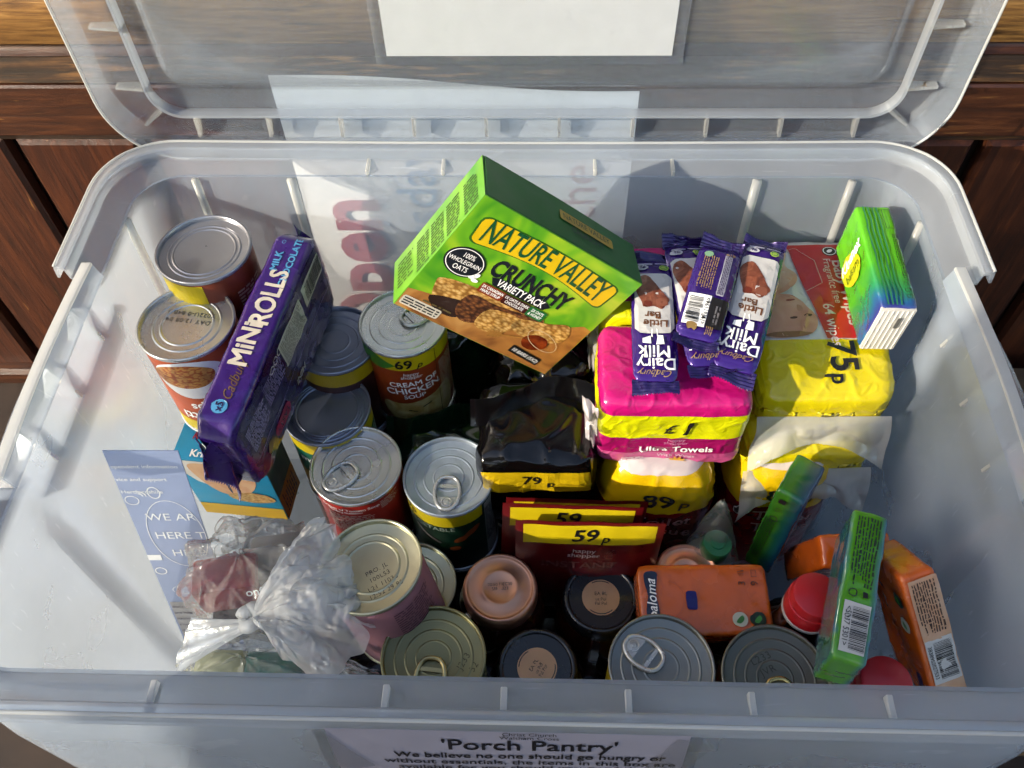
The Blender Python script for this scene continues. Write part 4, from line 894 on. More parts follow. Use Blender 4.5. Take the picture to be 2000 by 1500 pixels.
# local x = length (to the back), y = to the left, z = up
half_r = (RL / 2, RT / 2, RW / 2)
def taper(q, c):
    k = 1 - 0.10 * max(0, abs(c.x) - 0.88) / 0.12
    return Vector((q.x, q.y * k, q.z * k))
fr_ = soft_fn(half_r, 16, 0.0012, 26, 3.0, taper); soft_pack('wrapper', fr_, PUR, mr, (60, 14, 26))
MT = lambda u, v: ((lambda p: (p, Vector((0, 0, 1))))(fr_((u / half_r[0], v / half_r[1], 1))))
def MRs(u, v): p = fr_((u / half_r[0], -1, v / half_r[2])); return p, Vector((0, -1, 0))
prt(mr, 'bottom_panel', MRs, rect2d(RL * 0.93, RW * 0.90), PUR_D, 0, 0, 0, 0.0004, 0.01)
LBL = pm('#58a8d8', 0.4); CRM = pm('#e8dcc8', 0.45)
prt(mr, 'lettering', MT, text2d('MiNi', 0.0205, 0.028, 0, 0.95), CRM, -0.018, 0.0015, 0, 0.0006, 0.008); prt(mr, 'lettering', MT, text2d('ROLLS', 0.0215, 0.028, 0, 0.85), CRM, 0.026, -0.0015, 0, 0.0006, 0.008)
prt(mr, 'lettering', MT, text2d('MILK', 0.0085, 0.02), LBL, 0.060, 0.0058, 0, 0.0006, 0.008); prt(mr, 'lettering', MT, text2d('CHOCOLATE', 0.0080, 0.03), LBL, 0.061, -0.0058, 0, 0.0006, 0.008)
prt(mr, 'swirl', MT, merge2d(mv(ring2d(0.002, 0.0016, 0.0004), 0.050, 0.006), mv(ring2d(0.002, 0.0016, 0.0004), 0.079, 0.006)), LBL, 0, 0, 0, 0.0006)
prt(mr, 'script_mark', MT, text2d('Cadbury', 0.0110, 0.0, 0.45, 0.9), pm('#8a6a3a', 0.35, 0.5), -0.049, -0.0010, 0, 0.0006, 0.008)
prt(mr, 'count_disc', MT, ell2d(0.0058), LBL, -0.0715, 0.0015, 0, 0.0006); prt(mr, 'lettering', MT, text2d('x5', 0.0078, 0.02), PUR_D, -0.0715, 0.0015, 0, 0.0009)
prt(mr, 'barcode_panel', MRs, rect2d(0.040, 0.024), CRM, 0.064, 0.023, 0, 0.0008, 0.01); prt(mr, 'barcode', MRs, barcode2d(0.034, 0.019, 5), BLACK, 0.066, 0.0235, 0, 0.0012)
prt(mr, 'nutrition_panel', MRs, rect2d(0.046, 0.030), CRM, 0.014, 0.019, 0, 0.0008, 0.01); prt(mr, 'fine_print', MRs, fine2d(0.043, 0.027, 12, 61, 0.35), pm('#7d746a', 0.5), 0.014, 0.019, 0, 0.0012)
prt(mr, 'fine_print', MRs, fine2d(0.034, 0.026, 11, 62, 0.4), pm('#a896c8', 0.45), -0.029, 0.019, 0, 0.0009); prt(mr, 'fine_print', MRs, fine2d(0.034, 0.030, 13, 63, 0.45), pm('#c2b4d8', 0.45), -0.066, 0.014, 0, 0.0009)
prt(mr, 'recycling_mark', MRs, merge2d(*[mv(ring2d(0.0036, 0.0036, 0.0008), -0.010 - i * 0.0085, 0.0305 - 0.0004 * i) for i in range(3)]), CRM, 0, 0, 0, 0.001)
prt(mr, 'seam_line', MRs, line2d([(-0.088, -0.012), (0.088, -0.012)], 0.0005), pm('#a08cc8', 0.4), 0, 0, 0, 0.001, 0.01)
prt(mr, 'flash', MRs, rrect2d(0.030, 0.014, 0.006), pm('#b01c4a', 0.4), -0.040, -0.026, R(6), 0.001, 0.01); prt(mr, 'lettering', MRs, text2d('TASTY', 0.0085, 0.01), PUR_D, -0.040, -0.026, R(186), 0.0014, 0.01)
prt(mr, 'lettering', MRs, text2d('MINI', 0.0095, 0.01, 0.2), CRM, 0.004, -0.027, R(180), 0.0012, 0.01); prt(mr, 'lettering', MRs, text2d('MILK CHOCOLATE', 0.0050, 0.0), pm('#9a8ab8', 0.4), 0.018, -0.031, R(180), 0.0012, 0.01)
prt(mr, 'roll_picture', MRs, ell2d(0.006, 0.006), pm('#8a6a44', 0.4), -0.066, -0.024, 0, 0.001)
def end_fin(u, v):      # crimped film seal hanging from the near end
    z = -0.034 + 0.068 * u; zag = 0.0012 * (1 if int(u * 60) % 2 else -1) if v > 0.99 else 0
    return (-RL / 2 + 0.002 - 0.018 * v - zag + 0.004 * math.sin(u * 5) * v, 0.004 * math.sin(u * 7 + v * 3) + 0.010 * math.sin(math.pi * v * 0.5) * (u - 0.3), z * (1 - 0.12 * v) - 0.010 * v)
sheet('end_seal', end_fin, 60, 8, PUR, mr, 0.0004)
def end_fin2(u, v):
    z = -0.030 + 0.060 * u
    return (RL / 2 - 0.002 + 0.010 * v, 0.004 * math.sin(u * 9) + 0.006 * v * math.sin(u * 14), z + 0.010 * v * u)
sheet('end_seal', end_fin2, 40, 6, PUR, mr, 0.0004)
def end_wedge(u, v): return (-RL / 2 + 0.001 - 0.012 * v, RT / 2 - 0.001 - 0.010 * v + 0.002 * nse(u * 6, v * 4), -0.036 + 0.072 * u - 0.004 * v)
sheet('end_fold', end_wedge, 20, 6, pm('#5a3a9a', 0.25, 0.2, 0.1, 0.3, 40, coat=0.5), mr, 0.0004)
# ---- blue cereal snack box
rk = thing('cereal_box', 'small bright blue cereal box under the spaghetti can', 'carton', (-0.2535, 0.249, -0.262), rotz=R(-5))
BLU = pm('#18a0d0', 0.38); box('carton', 0.080, 0.040, 0.100, BLU, rk, (0, 0, 0.05), 0.0008, 2)
RF = plane_surf((0, -0.020, 0.05), (1, 0, 0), (0, 0, 1)); RTp = plane_surf((0, 0, 0.10), (1, 0, 0), (0, 1, 0)); RR = plane_surf((0.040, 0, 0.05), (0, 1, 0), (0, 0, 1))
prt(rk, 'script_mark', RTp, text2d("Kellogg's", 0.0105, 0.006, 0.3, 0.9), pm('#c8202e', 0.4), -0.012, 0.004, R(4), 0.0004)
prt(rk, 'lettering', RTp, text2d('Rice\nKrispies', 0.0098, 0.03, 0, 0.95, line=0.8), WHITE, -0.010, -0.0105, 0, 0.0004)
prt(rk, 'white_panel', RF, poly2d([(-0.0395, 0.047), (-0.004, 0.047), (0.010, 0.020), (-0.016, 0.004), (-0.028, 0.012), (-0.0395, 0.030)]), pm('#f6f1e8', 0.4), 0, 0, 0, 0.0003)
prt(rk, 'peach_panel', RF, blob2d([(-0.030, 0.038), (-0.012, 0.044), (0.014, 0.040), (0.026, 0.022), (0.018, 0.000), (0.0, -0.010), (-0.018, 0.002)]), blend_mat('peach_art', [(0.3, '#e0955a'), (0.6, '#f2c190')], 40, 0.4), 0, 0, 0, 0.0005)
prt(rk, 'cereal_picture', RF, blob2d([(-0.006, -0.008), (0.012, -0.002), (0.030, -0.004), (0.036, -0.014), (0.018, -0.020), (0.0, -0.017)]), grain_mat('puffed_rice', '#b9843a', '#e2b86a', '#f5dca0', 300), 0, 0, 0, 0.0007)
prt(rk, 'yellow_strip', RF, rect2d(0.079, 0.020), pm('#e6b81c', 0.4), 0, -0.039, 0, 0.0004); prt(rk, 'side_panel', RR, rect2d(0.039, 0.099), pm('#0d5a6a', 0.45), 0, 0, 0, 0.0003)
prt(rk, 'yellow_strip', RR, rect2d(0.039, 0.040), pm('#b98a14', 0.45), 0, -0.029, 0, 0.0005); prt(rk, 'fine_print', RR, fine2d(0.03, 0.03, 8, 71), INK, 0, -0.028, R(90), 0.0007)
# ---- chocolate bars: design reads upside down from the camera
FOIL = pm('#45208c', 0.22, 0.35, 0.12, 0.25, 55, coat=0.6); FOIL_D = pm('#2c1160', 0.2, 0.45, 0.12, 0.3, 55, coat=0.6)
CHOC = blend_mat('chocolate_picture', [(0.3, '#6e3420'), (0.55, '#8f4a30'), (0.75, '#b06a4c')], 90, 0.35)
GOLDP = pm('#b9955a', 0.3, 0.55)
def choc_bar(label, back, front, seed, reverse=False):
    B, F_ = Vector(back), Vector(front); Y = (F_ - B).normalized(); L = (F_ - B).length; X = Y.cross(Vector((0, 0, 1))).normalized(); Z = X.cross(Y)
    t = thing('chocolate_bar', label, 'chocolate bar', (B + F_) / 2, (X, Y, Z), group='purple chocolate bars on the towel packs')
    half = (0.0170, L / 2 - 0.010, 0.0046); f = soft_fn(half, 9, 0.0010, 48, seed, lambda q, p: Vector((q.x, q.y, q.z * (1 - 0.55 * abs(p.x) ** 5) * (1 - 0.6 * abs(p.y) ** 14)))); soft_pack('wrapper', f, FOIL, t, (16, 50, 6))
    S = soft_surf(f, half, 'top')
    for s in (-1, 1):
        def fin(u, v, s=s):
            zag = 0.0008 * (1 if int(u * 34) % 2 else -1) if v > 0.99 else 0
            return (-0.0172 + 0.0344 * u + 0.001 * nse(u * 3, v, seed), s * (half[1] - 0.002 + 0.0125 * v + zag), 0.0006 * math.sin(v * 30) + 0.0034 * math.sin(u * (2.6 + 0.5 * seed) + seed * s) * v + (0.004 if seed in (2.0, 3.0) else -0.001) * v * v + 0.0012 * nse(u * 6, v * 2, seed * 3 + s))
        sheet('end_seal', fin, 34, 24, FOIL_D, t, 0.0003)
    hy = half[1]
    if not reverse:
        wave = [(-0.0148, -0.002), (-0.0152, -0.004)]
        wp = [(-0.0145, -hy + 0.016), (-0.010, -hy + 0.0135), (0.010, -hy + 0.0135), (0.0145, -hy + 0.016), (0.0148, 0.010), (0.0110, 0.0145), (0.0060, 0.0120), (0.0, 0.0150), (-0.0060, 0.0115), (-0.0110, 0.0140), (-0.0152, 0.0080)]
        prt(t, 'white_panel', S, poly2d(wp), pm('#e9e6e2', 0.3), 0, 0.004, 0, 0.0003, 0.006)
        prt(t, 'chocolate_picture', S, blob2d([(-0.009, 0.012), (-0.006, 0.016), (0.0, 0.013), (0.0075, 0.014), (0.0095, 0.008), (0.0130, -0.002), (0.0135, -0.014), (0.0060, -0.020), (-0.0010, -0.012), (-0.0080, 0.000), (-0.0120, 0.006)]), CHOC, 0, -0.021, 0, 0.0005, 0.006)
        prt(t, 'chocolate_square', S, blob2d([(-0.003, 0.004), (0.004, 0.003), (0.003, -0.004), (-0.004, -0.003)]), pm('#9a5a42', 0.35), -0.006, -0.012, R(20), 0.0007); prt(t, 'chocolate_square', S, blob2d([(-0.002, 0.003), (0.003, 0.002), (0.002, -0.003), (-0.003, -0.002)]), pm('#7a2f1c', 0.35), 0.0045, -0.0105, 0, 0.0007)
        prt(t, 'lettering', S, text2d('Little', 0.0096, 0.025, 0, 0.95), pm('#7a4a24', 0.4), -0.001, 0.0085, 0, 0.0005, 0.005); prt(t, 'lettering', S, text2d('Bar', 0.0094, 0.025, 0, 0.95), pm('#7a4a24', 0.4), 0.001, 0.0005, 0, 0.0005, 0.005)
        gl = merge2d(mv(poly2d([(-0.0032, 0.0045), (0.0028, 0.0050), (0.0018, -0.0040), (-0.0026, -0.0040)]), -0.0035, 0.0245), mv(poly2d([(-0.0030, 0.0040), (0.0034, 0.0034), (0.0030, -0.001), (-0.0026, -0.0035)]), 0.0060, 0.0245), mv(rect2d(0.0010, 0.0080), -0.0016, 0.0180), mv(rect2d(0.0010, 0.0080), 0.0022, 0.0180))
        prt(t, 'glass_mark', S, gl, WHITE, 0, 0, 0, 0.0005, 0.005)
        prt(t, 'lettering', S, text2d('Dairy', 0.0160, 0.012, 0, 0.82), WHITE, -0.0005, 0.0475, 0, 0.0005, 0.005); prt(t, 'lettering', S, text2d('Milk', 0.0160, 0.012, 0, 0.88), WHITE, 0.0005, 0.0355, 0, 0.0005, 0.005)
        prt(t, 'script_mark', S, text2d('Cadbury', 0.0088, 0.0, 0.45, 0.85), GOLDP, 0.0, 0.0570, 0, 0.0005, 0.005)
        prt(t, 'badge', S, ell2d(0.0052, 0.0034), pm('#e6e4ea', 0.3), 0.0085, -hy + 0.0100, 0, 0.0005, 0.006); prt(t, 'lettering', S, text2d('96', 0.0050, 0.02), pm('#2a1a5a', 0.4), 0.0080, -hy + 0.0102, R(180) if False else R(180), 0.0008, 0.006)
        prt(t, 'leaf_badge', S, ell2d(0.0036), pm('#b9d65a', 0.35), -0.0088, -hy + 0.0105, 0, 0.0005, 0.006); prt(t, 'leaf_badge_ring', S, ring2d(0.0026, 0.0026, 0.0006), pm('#2f8a4a', 0.4), -0.0088, -hy + 0.0105, 0, 0.0008, 0.006)
        prt(t, 'fine_print', S, merge2d(mv(rect2d(0.012, 0.0026), 0.006, 0), mv(rrect2d(0.012, 0.0020, 0.0008), -0.008, -0.0005)), pm('#d6d2e2', 0.3), 0, -hy + 0.0046, R(2), 0.0005, 0.006)
    else:
        prt(t, 'barcode_panel', S, rect2d(0.0170, 0.032), WHITE, 0.0055, 0.024, 0, 0.0003, 0.006); prt(t, 'barcode', S, barcode2d(0.025, 0.0105, 9), BLACK, 0.0075, 0.024, R(90), 0.0006, 0.006)
        prt(t, 'lettering', S, text2d('<96119341>', 0.0052, 0.006), BLACK, -0.0008, 0.024, R(90), 0.0006, 0.006)
        prt(t, 'date_panel', S, rect2d(0.0125, 0.030), pm('#1c1a1c', 0.35), -0.0098, 0.024, 0, 0.0003, 0.006); prt(t, 'date_code', S, fine2d(0.018, 0.0045, 2, 3), pm('#7a7678', 0.5), -0.0098, 0.026, R(90), 0.0006)
        prt(t, 'ingredients_panel', S, rrect2d(0.0058, 0.044, 0.001), pm('#cfcad8', 0.35), -0.0080, -0.016, 0, 0.0003, 0.006); prt(t, 'fine_print', S, fine2d(0.042, 0.0048, 4, 12, 0.5, 0.05), pm('#3a2a5a', 0.45), -0.0080, -0.016, R(90), 0.0006, 0.006)
        prt(t, 'fine_print', S, fine2d(0.036, 0.0125, 7, 13, 0.45), GOLDP, 0.0050, -0.016, R(90), 0.0004, 0.006)
        prt(t, 'leaf_badge', S, ell2d(0.0036), pm('#9ac9a0', 0.35), 0.0080, -hy + 0.0120, 0, 0.0005); prt(t, 'crest', S, blob2d([(-0.004, -0.002), (0.0, -0.004), (0.004, -0.002), (0.003, 0.004), (0.0, 0.003), (-0.003, 0.004)]), GOLDP, 0.0060, hy - 0.0075, 0, 0.0005)
        prt(t, 'fine_print', S, fine2d(0.009, 0.006, 4, 14, 0.45), GOLDP, -0.0075, hy - 0.006, R(90), 0.0005)
        prt(t, 'lettering', S, text2d('e18', 0.0050, 0.0), GOLDP, -0.0090, -hy + 0.0085, R(180), 0.0005)
    return t
choc_bar('leftmost purple chocolate bar, its far end under the green box', (0.1085, 0.366, -0.050), (0.1027, 0.226, -0.051), 1.0)
choc_bar('purple chocolate bar lying mostly under the bar showing its barcode', (0.1345, 0.382, -0.049), (0.1455, 0.241, -0.051), 2.0)
choc_bar('purple chocolate bar lying face down, barcode showing', (0.1660, 0.369, -0.039), (0.1310, 0.258, -0.040), 3.0, True)
choc_bar('rightmost purple chocolate bar overlapping the baby wipes', (0.2040, 0.380, -0.046), (0.1575, 0.236, -0.049), 4.0)
# ---- pink towel packs
PINK = '#d4147a'
def towel_pack(label, c, half, seed, front):
    t = thing('towel_pack', label, 'sanitary towels', c, group='pink towel packs')
    hx, hy, hz = half
    m = band_mat('pink_towel_film', 'Z', [(-hz - 0.01, '#e0609c'), (-hz + 0.021, '#b01466'), (-hz + 0.043, '#f2f20e'), (hz - 0.016, PINK)], 0.26, 0.30, 75) if front else band_mat('pink_towel_film_top', 'Y', [(-hy - 0.01, '#f2f20e'), (-hy + 0.016, PINK)], 0.26, 0.30, 75)
    f = soft_fn(half, 10, 0.0014, 30, seed); soft_pack('wrapper', f, m, t, (90, 56, 60))
    if front:
        S = soft_surf(f, half, 'front')
        prt(t, 'lettering', S, text2d('£', 0.0165, 0.012, 0.2), BLACK, -0.004, 0.012, R(3), 0.0006, 0.0025); prt(t, 'lettering', S, text2d('1', 0.0220, 0.03, 0.25), BLACK, 0.009, 0.013, R(3), 0.0006, 0.0025)
        prt(t, 'lettering', S, text2d('happy\nshopper', 0.0058, 0.0, line=0.8), pm('#e89ac4', 0.4), 0.004, -0.0045, 0, 0.0006, 0.0025)
        prt(t, 'lettering', S, text2d('Ultra Towels', 0.0098, 0.014, 0, 1.12), WHITE, 0.005, -0.0155, R(1), 0.0006, 0.0025); prt(t, 'lettering', S, text2d('With Wings', 0.0056, 0.004, 0, 1.1), pm('#f0d6e2', 0.4), 0.006, -0.0255, 0, 0.0006, 0.0025)
        prt(t, 'size_chart', S, merge2d(mv(ring2d(0.012, 0.004, 0.0004, 4, 45, 405), 0, 0)), pm('#f0d6e2', 0.4), -0.028, -0.0305, 0, 0.0006, 0.0025); prt(t, 'fine_print', S, fine2d(0.016, 0.0050, 2, 17), pm('#f0d6e2', 0.4), -0.028, -0.0305, 0, 0.0007, 0.0025)
        prt(t, 'flower', S, merge2d(*[mv(ell2d(0.0042, 0.0013, 12), 0.004 * math.cos(a), 0.003 * math.sin(a), a) for a in [i * math.pi / 5 for i in range(6)]]), pm('#f0b41c', 0.4), 0.008, -0.0345, 0, 0.0007, 0.0025)
    # side seal of clear film standing off on the left
    sheet('side_seal', lambda u, v: (-hx - 0.001 - 0.012 * v * (0.4 + 0.6 * u), -hy * 0.95 + 0.02 * nse(u * 4, v * 3, seed) + 0.012 * v, -hz * 0.7 + 1.5 * hz * u + 0.004 * nse(u * 9, v * 2, 2)), 20, 5, film_mat('seal_film', 0.45, '#f6eef0', 0.15), t, 0.0002)
    return t
towel_pack('front pink towel pack with a yellow band priced £1', (0.121, 0.2635, -0.106), (0.0580, 0.0405, 0.0445), 5.0, True)
towel_pack('rear pink towel pack with yellow edge, behind the leftmost chocolate bar', (0.122, 0.3465, -0.104), (0.0560, 0.0405, 0.0440), 8.0, False)
# ---- baby wipes
def wipes(label, c, half, seed, rz, top):
    t = thing('wipes_pack', label, 'baby wipes', c, rotz=rz, group='baby wipes packs')
    hx, hy, hz = half
    def slump(q, p): return Vector((q.x, q.y, q.z - 0.014 * max(0, -p.y - 0.35) ** 1.5 * (1 if p.z > 0 else 0)))
    f = soft_fn(half, 9, 0.0014, 26, seed, slump)
    m = band_mat('wipes_film', 'Y', [(-hy - 0.02, '#f1dc10'), (-hy + 0.052, '#f2eee8'), (hy + 0.02, '#f2eee8')], 0.22, 0.30, 75)
    soft_pack('wrapper', f, m, t, (70, 100, 36))
    S = soft_surf(f, half, 'top'); SL = soft_surf(f, half, 'left')
    prt(t, 'lettering', S, text2d('75', 0.0300, 0.02), BLACK, 0.012 * 1, -hy + 0.036, R(-90), 0.0007, 0.006); prt(t, 'lettering', S, text2d('p', 0.0200, 0.02), BLACK, 0.007, -hy + 0.015, R(-90), 0.0007, 0.006)
    prt(t, 'lettering', SL, text2d('75', 0.024, 0.02), BLACK, hy - 0.040, -0.002, R(-90) if False else 0, 0.0007, 0.006); prt(t, 'lettering', SL, text2d('p', 0.016, 0.02), BLACK, hy - 0.020, -0.005, 0, 0.0007, 0.006)
    prt(t, 'yellow_band', SL, rect2d(0.064, hz * 1.9), pm('#f1dc10', 0.35), hy - 0.038, 0, 0, 0.0003, 0.006)
    if top:
        y0 = -hy + 0.0525
        prt(t, 'red_panel', S, poly2d([(0.004, y0), (0.047, y0), (0.047, hy - 0.006), (-0.012, hy - 0.006)]), blend_mat('red_panel_art', [(0.35, '#c8102e'), (0.62, '#d8281c'), (0.8, '#e2501c')], 14, 0.28), 0, 0, 0, 0.0004, 0.008)
        SKIN = blend_mat('printed_skin', [(0.25, '#da8e6a'), (0.5, '#f0b492'), (0.75, '#f8d0b8')], 34, 0.3, dist=0.6)
        prt(t, 'head_picture', S, blob2d([(-0.046, y0 + 0.004), (-0.024, y0 + 0.001), (-0.006, y0 + 0.006), (0.000, y0 + 0.020), (-0.006, y0 + 0.032), (-0.010, y0 + 0.040), (-0.020, y0 + 0.047), (-0.038, y0 + 0.046), (-0.047, y0 + 0.030)]), SKIN, 0, 0, 0, 0.0005, 0.006)
        prt(t, 'body_picture', S, blob2d([(-0.046, y0 + 0.046), (-0.026, y0 + 0.048), (-0.012, y0 + 0.058), (-0.008, y0 + 0.070), (-0.016, y0 + 0.080), (-0.014, y0 + 0.096), (-0.030, hy - 0.008), (-0.047, hy - 0.008)]), SKIN, 0, 0, 0, 0.0005, 0.006)
        prt(t, 'arm_picture', S, blob2d([(-0.044, y0 + 0.050), (-0.026, y0 + 0.052), (-0.012, y0 + 0.066), (-0.012, y0 + 0.074), (-0.024, y0 + 0.072), (-0.044, y0 + 0.064)]), blend_mat('printed_skin_light', [(0.3, '#eab28c'), (0.7, '#f6cfb6')], 40, 0.3), 0, 0, 0, 0.0007, 0.006)
        for dx, dy in ((-0.007, 0.0235), (-0.0190, 0.0215)): prt(t, 'eye_picture', S, ell2d(0.0032, 0.0012, 14), pm('#6a4632', 0.4), dx, y0 + dy, R(8), 0.0007)
        prt(t, 'mouth_picture', S, ell2d(0.0040, 0.0011, 14), pm('#b0564a', 0.4), -0.0185, y0 + 0.0405, R(6), 0.0007); prt(t, 'nose_picture', S, blob2d([(-0.0015, 0.004), (0.002, 0.002), (0.002, -0.003), (-0.002, -0.002)]), pm('#d89a78', 0.4), -0.0125, y0 + 0.031, 0, 0.0007)
        prt(t, 'hair_picture', S, blob2d([(-0.046, y0 + 0.003), (-0.024, y0 + 0.0008), (-0.007, y0 + 0.005), (-0.014, y0 + 0.0065), (-0.034, y0 + 0.0065)]), pm('#a8764c', 0.4), 0, 0, 0, 0.0008, 0.006)
        prt(t, 'lettering', S, text2d('64 wipes', 0.0125, 0.004, align='LEFT'), pm('#f6dcd6', 0.4), 0.0105, y0 + 0.036, R(-90), 0.0006, 0.006)
        prt(t, 'lettering', S, text2d('Baby Wipes', 0.0150, 0.012, align='LEFT'), pm('#f6dcd6', 0.4), 0.0290, hy - 0.028, R(-90), 0.0006, 0.006); prt(t, 'lettering', S, text2d('Fragrance free', 0.0088, 0.0, align='LEFT'), pm('#f6dcd6', 0.4), 0.0200, hy - 0.026, R(-90), 0.0006, 0.006)
        prt(t, 'round_mark', S, ell2d(0.0064), pm('#12301c', 0.4), 0.0250, hy - 0.0170, 0, 0.0006); prt(t, 'round_mark_ring', S, ring2d(0.0056, 0.0056, 0.0007), WHITE, 0.0250, hy - 0.0170, 0, 0.0009); prt(t, 'round_mark_leaf', S, ell2d(0.0030, 0.0018), WHITE, 0.0250, hy - 0.0170, R(40), 0.0009)
        prt(t, 'tear_line', S, line2d([(-0.020, y0 + 0.095), (-0.004, y0 + 0.100), (0.010, y0 + 0.085), (0.012, y0 + 0.060), (-0.004, y0 + 0.050)], 0.0006), pm('#e2c0b0', 0.35), 0, 0, 0, 0.0009, 0.006)
    # front end seal: white film flap, arched up in the middle
    def flap(u, v):
        e = abs(2 * u - 1) ** 2.2; x = (-1.0 + 2.0 * u) * hx; w = 0.4 * v + 0.6 * v * v
        zag = 0.0005 * (1 if int(u * 100) % 2 else -1) if v > 0.99 else 0
        cr1 = abs(nse(u * 3.2, v * 1.6, seed)) * 0.011 + abs(nse(u * 7, v * 1.5, seed + 3)) * 0.003
        return (x * (1 + 0.04 * v) + 0.004 * nse(u * 3, v * 2, seed) * v, -hy - 0.0005 - (0.012 + 0.006 * e) * v - cr1 * v, -0.006 - (0.010 + 0.030 * e) * w - 0.010 * v + 0.006 * nse(u * 5, v * 2, seed + 2) * v + cr1 * 0.5 * v + zag)
    sheet('end_seal', flap, 110, 24, film_mat('white_seal_film', 0.40, '#f8f5ef', 0.12, 0.6), t, 0.0003)
    return t
wipes('upper baby wipes pack with baby picture, red panel and yellow 75p band', (0.2425, 0.330, -0.1040), (0.0530, 0.0830, 0.0260), 11.0, R(1), True)
wipes('lower baby wipes pack, only its white flap and 75p edge showing', (0.2360, 0.312, -0.1560), (0.0530, 0.0830, 0.0250), 15.0, R(3), False)
# ---- toilet tissue packs
def tissue(label, c, half, seed):
    t = thing('toilet_tissue_pack', label, 'toilet tissue', c, group='toilet tissue packs'); hx, hy, hz = half
    m = band_mat('toilet_tissue_film', 'Z', [(-hz - 0.01, '#8c1216'), (hz - 0.052, '#f0c40e'), (hz - 0.010, '#e6d6d2')], 0.2, 0.3, 40, 0.6)
    f = soft_fn(half, 3.6, 0.0022, 30, seed); soft_pack('wrapper', f, m, t, (34, 26, 40)); S = soft_surf(f, half, 'front')
    prt(t, 'lettering', S, text2d('89', 0.0270, 0.02, 0, 1.1), BLACK, -0.002, hz * 0.70, R(-2), 0.0007, 0.006); prt(t, 'lettering', S, text2d('p', 0.0200, 0.015, 0.2), BLACK, 0.0210, hz * 0.67, 0, 0.0007, 0.006)
    prt(t, 'lettering', S, text2d('Toilet', 0.0200, 0.004, 0, 1.1), pm('#c99a98', 0.4), 0.004, hz * 0.37, 0, 0.0007, 0.006); prt(t, 'lettering', S, text2d('Tissue', 0.0190, 0.004, 0, 1.1), pm('#b98886', 0.4), 0.006, hz * 0.17, 0, 0.0007, 0.006)
    prt(t, 'round_mark', S, ell2d(0.0095), BLACK, -0.034, hz * 0.45, 0, 0.0007, 0.006); prt(t, 'round_mark_ring', S, ring2d(0.0084, 0.0084, 0.0009), WHITE, -0.034, hz * 0.45, 0, 0.001, 0.006)
tissue('toilet tissue pack priced 89p under the pink towels', (0.118, 0.248, -0.236), (0.0520, 0.0500, 0.1000), 21.0)
tissue('toilet tissue pack under the white wipes flap, its price half covered', (0.224, 0.258, -0.246), (0.0455, 0.0480, 0.1000), 24.0)
# ---- pocket tissues
def pocket(label, loc, axes, half, mat, seed, n=20): 
    t = thing('tissue_pack', label, 'pocket tissues', loc, axes, group='pocket tissue packs')
    f = soft_fn(half, n, 0.0009, 50, seed); soft_pack('wrapper', f, mat, t, (40, 12, 20)); return t, f
def grad_mat(name, axis, stops, scale=30, jit=0.05):
    m, n, l = new_mat(name); b = n['Principled BSDF']; b.inputs['Roughness'].default_value = 0.22; b.inputs['Coat Weight'].default_value = 0.5
    tc = n.new('ShaderNodeTexCoord'); sp = n.new('ShaderNodeSeparateXYZ'); l.new(tc.outputs['Object'], sp.inputs[0])
    nz = n.new('ShaderNodeTexNoise'); nz.inputs['Scale'].default_value = scale; nz.inputs['Distortion'].default_value = 1.2; l.new(tc.outputs['Object'], nz.inputs['Vector'])
    ma = n.new('ShaderNodeMath'); ma.operation = 'MULTIPLY_ADD'; ma.inputs[1].default_value = jit; l.new(nz.outputs['Fac'], ma.inputs[0]); l.new(sp.outputs['XYZ'.index(axis)], ma.inputs[2])
    mp = n.new('ShaderNodeMapRange'); mp.inputs[1].default_value = stops[0][0] + jit / 2; mp.inputs[2].default_value = stops[-1][0] + jit / 2; l.new(ma.outputs[0], mp.inputs[0])
    cr_ = n.new('ShaderNodeValToRGB'); e = cr_.color_ramp.elements
    while len(e) < len(stops): e.new(0.5)
    for i, (p, h) in enumerate(stops): e[i].position = (p - stops[0][0]) / (stops[-1][0] - stops[0][0]); e[i].color = lin(h)
    l.new(mp.outputs[0], cr_.inputs[0]); l.new(cr_.outputs[0], b.inputs['Base Color'])
    bp = n.new('ShaderNodeBump'); bp.inputs['Strength'].default_value = 0.3; bp.inputs['Distance'].default_value = 0.003; l.new(nz.outputs['Fac'], bp.inputs['Height']); l.new(bp.outputs[0], b.inputs['Normal'])
    return m
KG = grad_mat('balsam_film', 'X', [(-0.055, '#6cc820'), (0.010, '#58bc28'), (0.030, '#2f9a5a'), (0.046, '#2a6aa0'), (0.060, '#3a3f90')])
kh = (0.0527, 0.0140, 0.0266)
kx, kf = pocket('green balsam tissue pack standing on edge on the baby wipes', (0.2831, 0.340, -0.0485), ((0, -0.999, -0.05), (1.0, 0.001, -0.019), (0.019, -0.05, 0.999)), kh, KG, 31.0)
KL = soft_surf(kf, kh, 'front'); KT = soft_surf(kf, kh, 'top')
prt(kx, 'yellow_glow', KL, ell2d(0.020, 0.014), blend_mat('yellow_glow_art', [(0.3, '#b8d820'), (0.6, '#f0e01c')], 40), -0.010, -0.004, R(60), 0.0003, 0.005)
prt(kx, 'lettering', KL, text2d('Kleenex', 0.0128, 0.02, 0.3), WHITE, -0.018, 0.000, R(90), 0.0006, 0.005); prt(kx, 'lettering', KL, text2d('balsam', 0.0105, 0.0), pm('#4a6a12', 0.4), -0.0065, -0.002, R(90), 0.0006, 0.005)
for j, y in enumerate((-0.0085, -0.0050, -0.0015, 0.002)): prt(kx, 'fold_line', KT, line2d([(-0.050 + i * 0.0125, y + 0.0004 * math.sin(i * 2)) for i in range(9)], 0.0012), pm('#2f8a5a', 0.35), 0, 0, 0, 0.0003, 0.01)
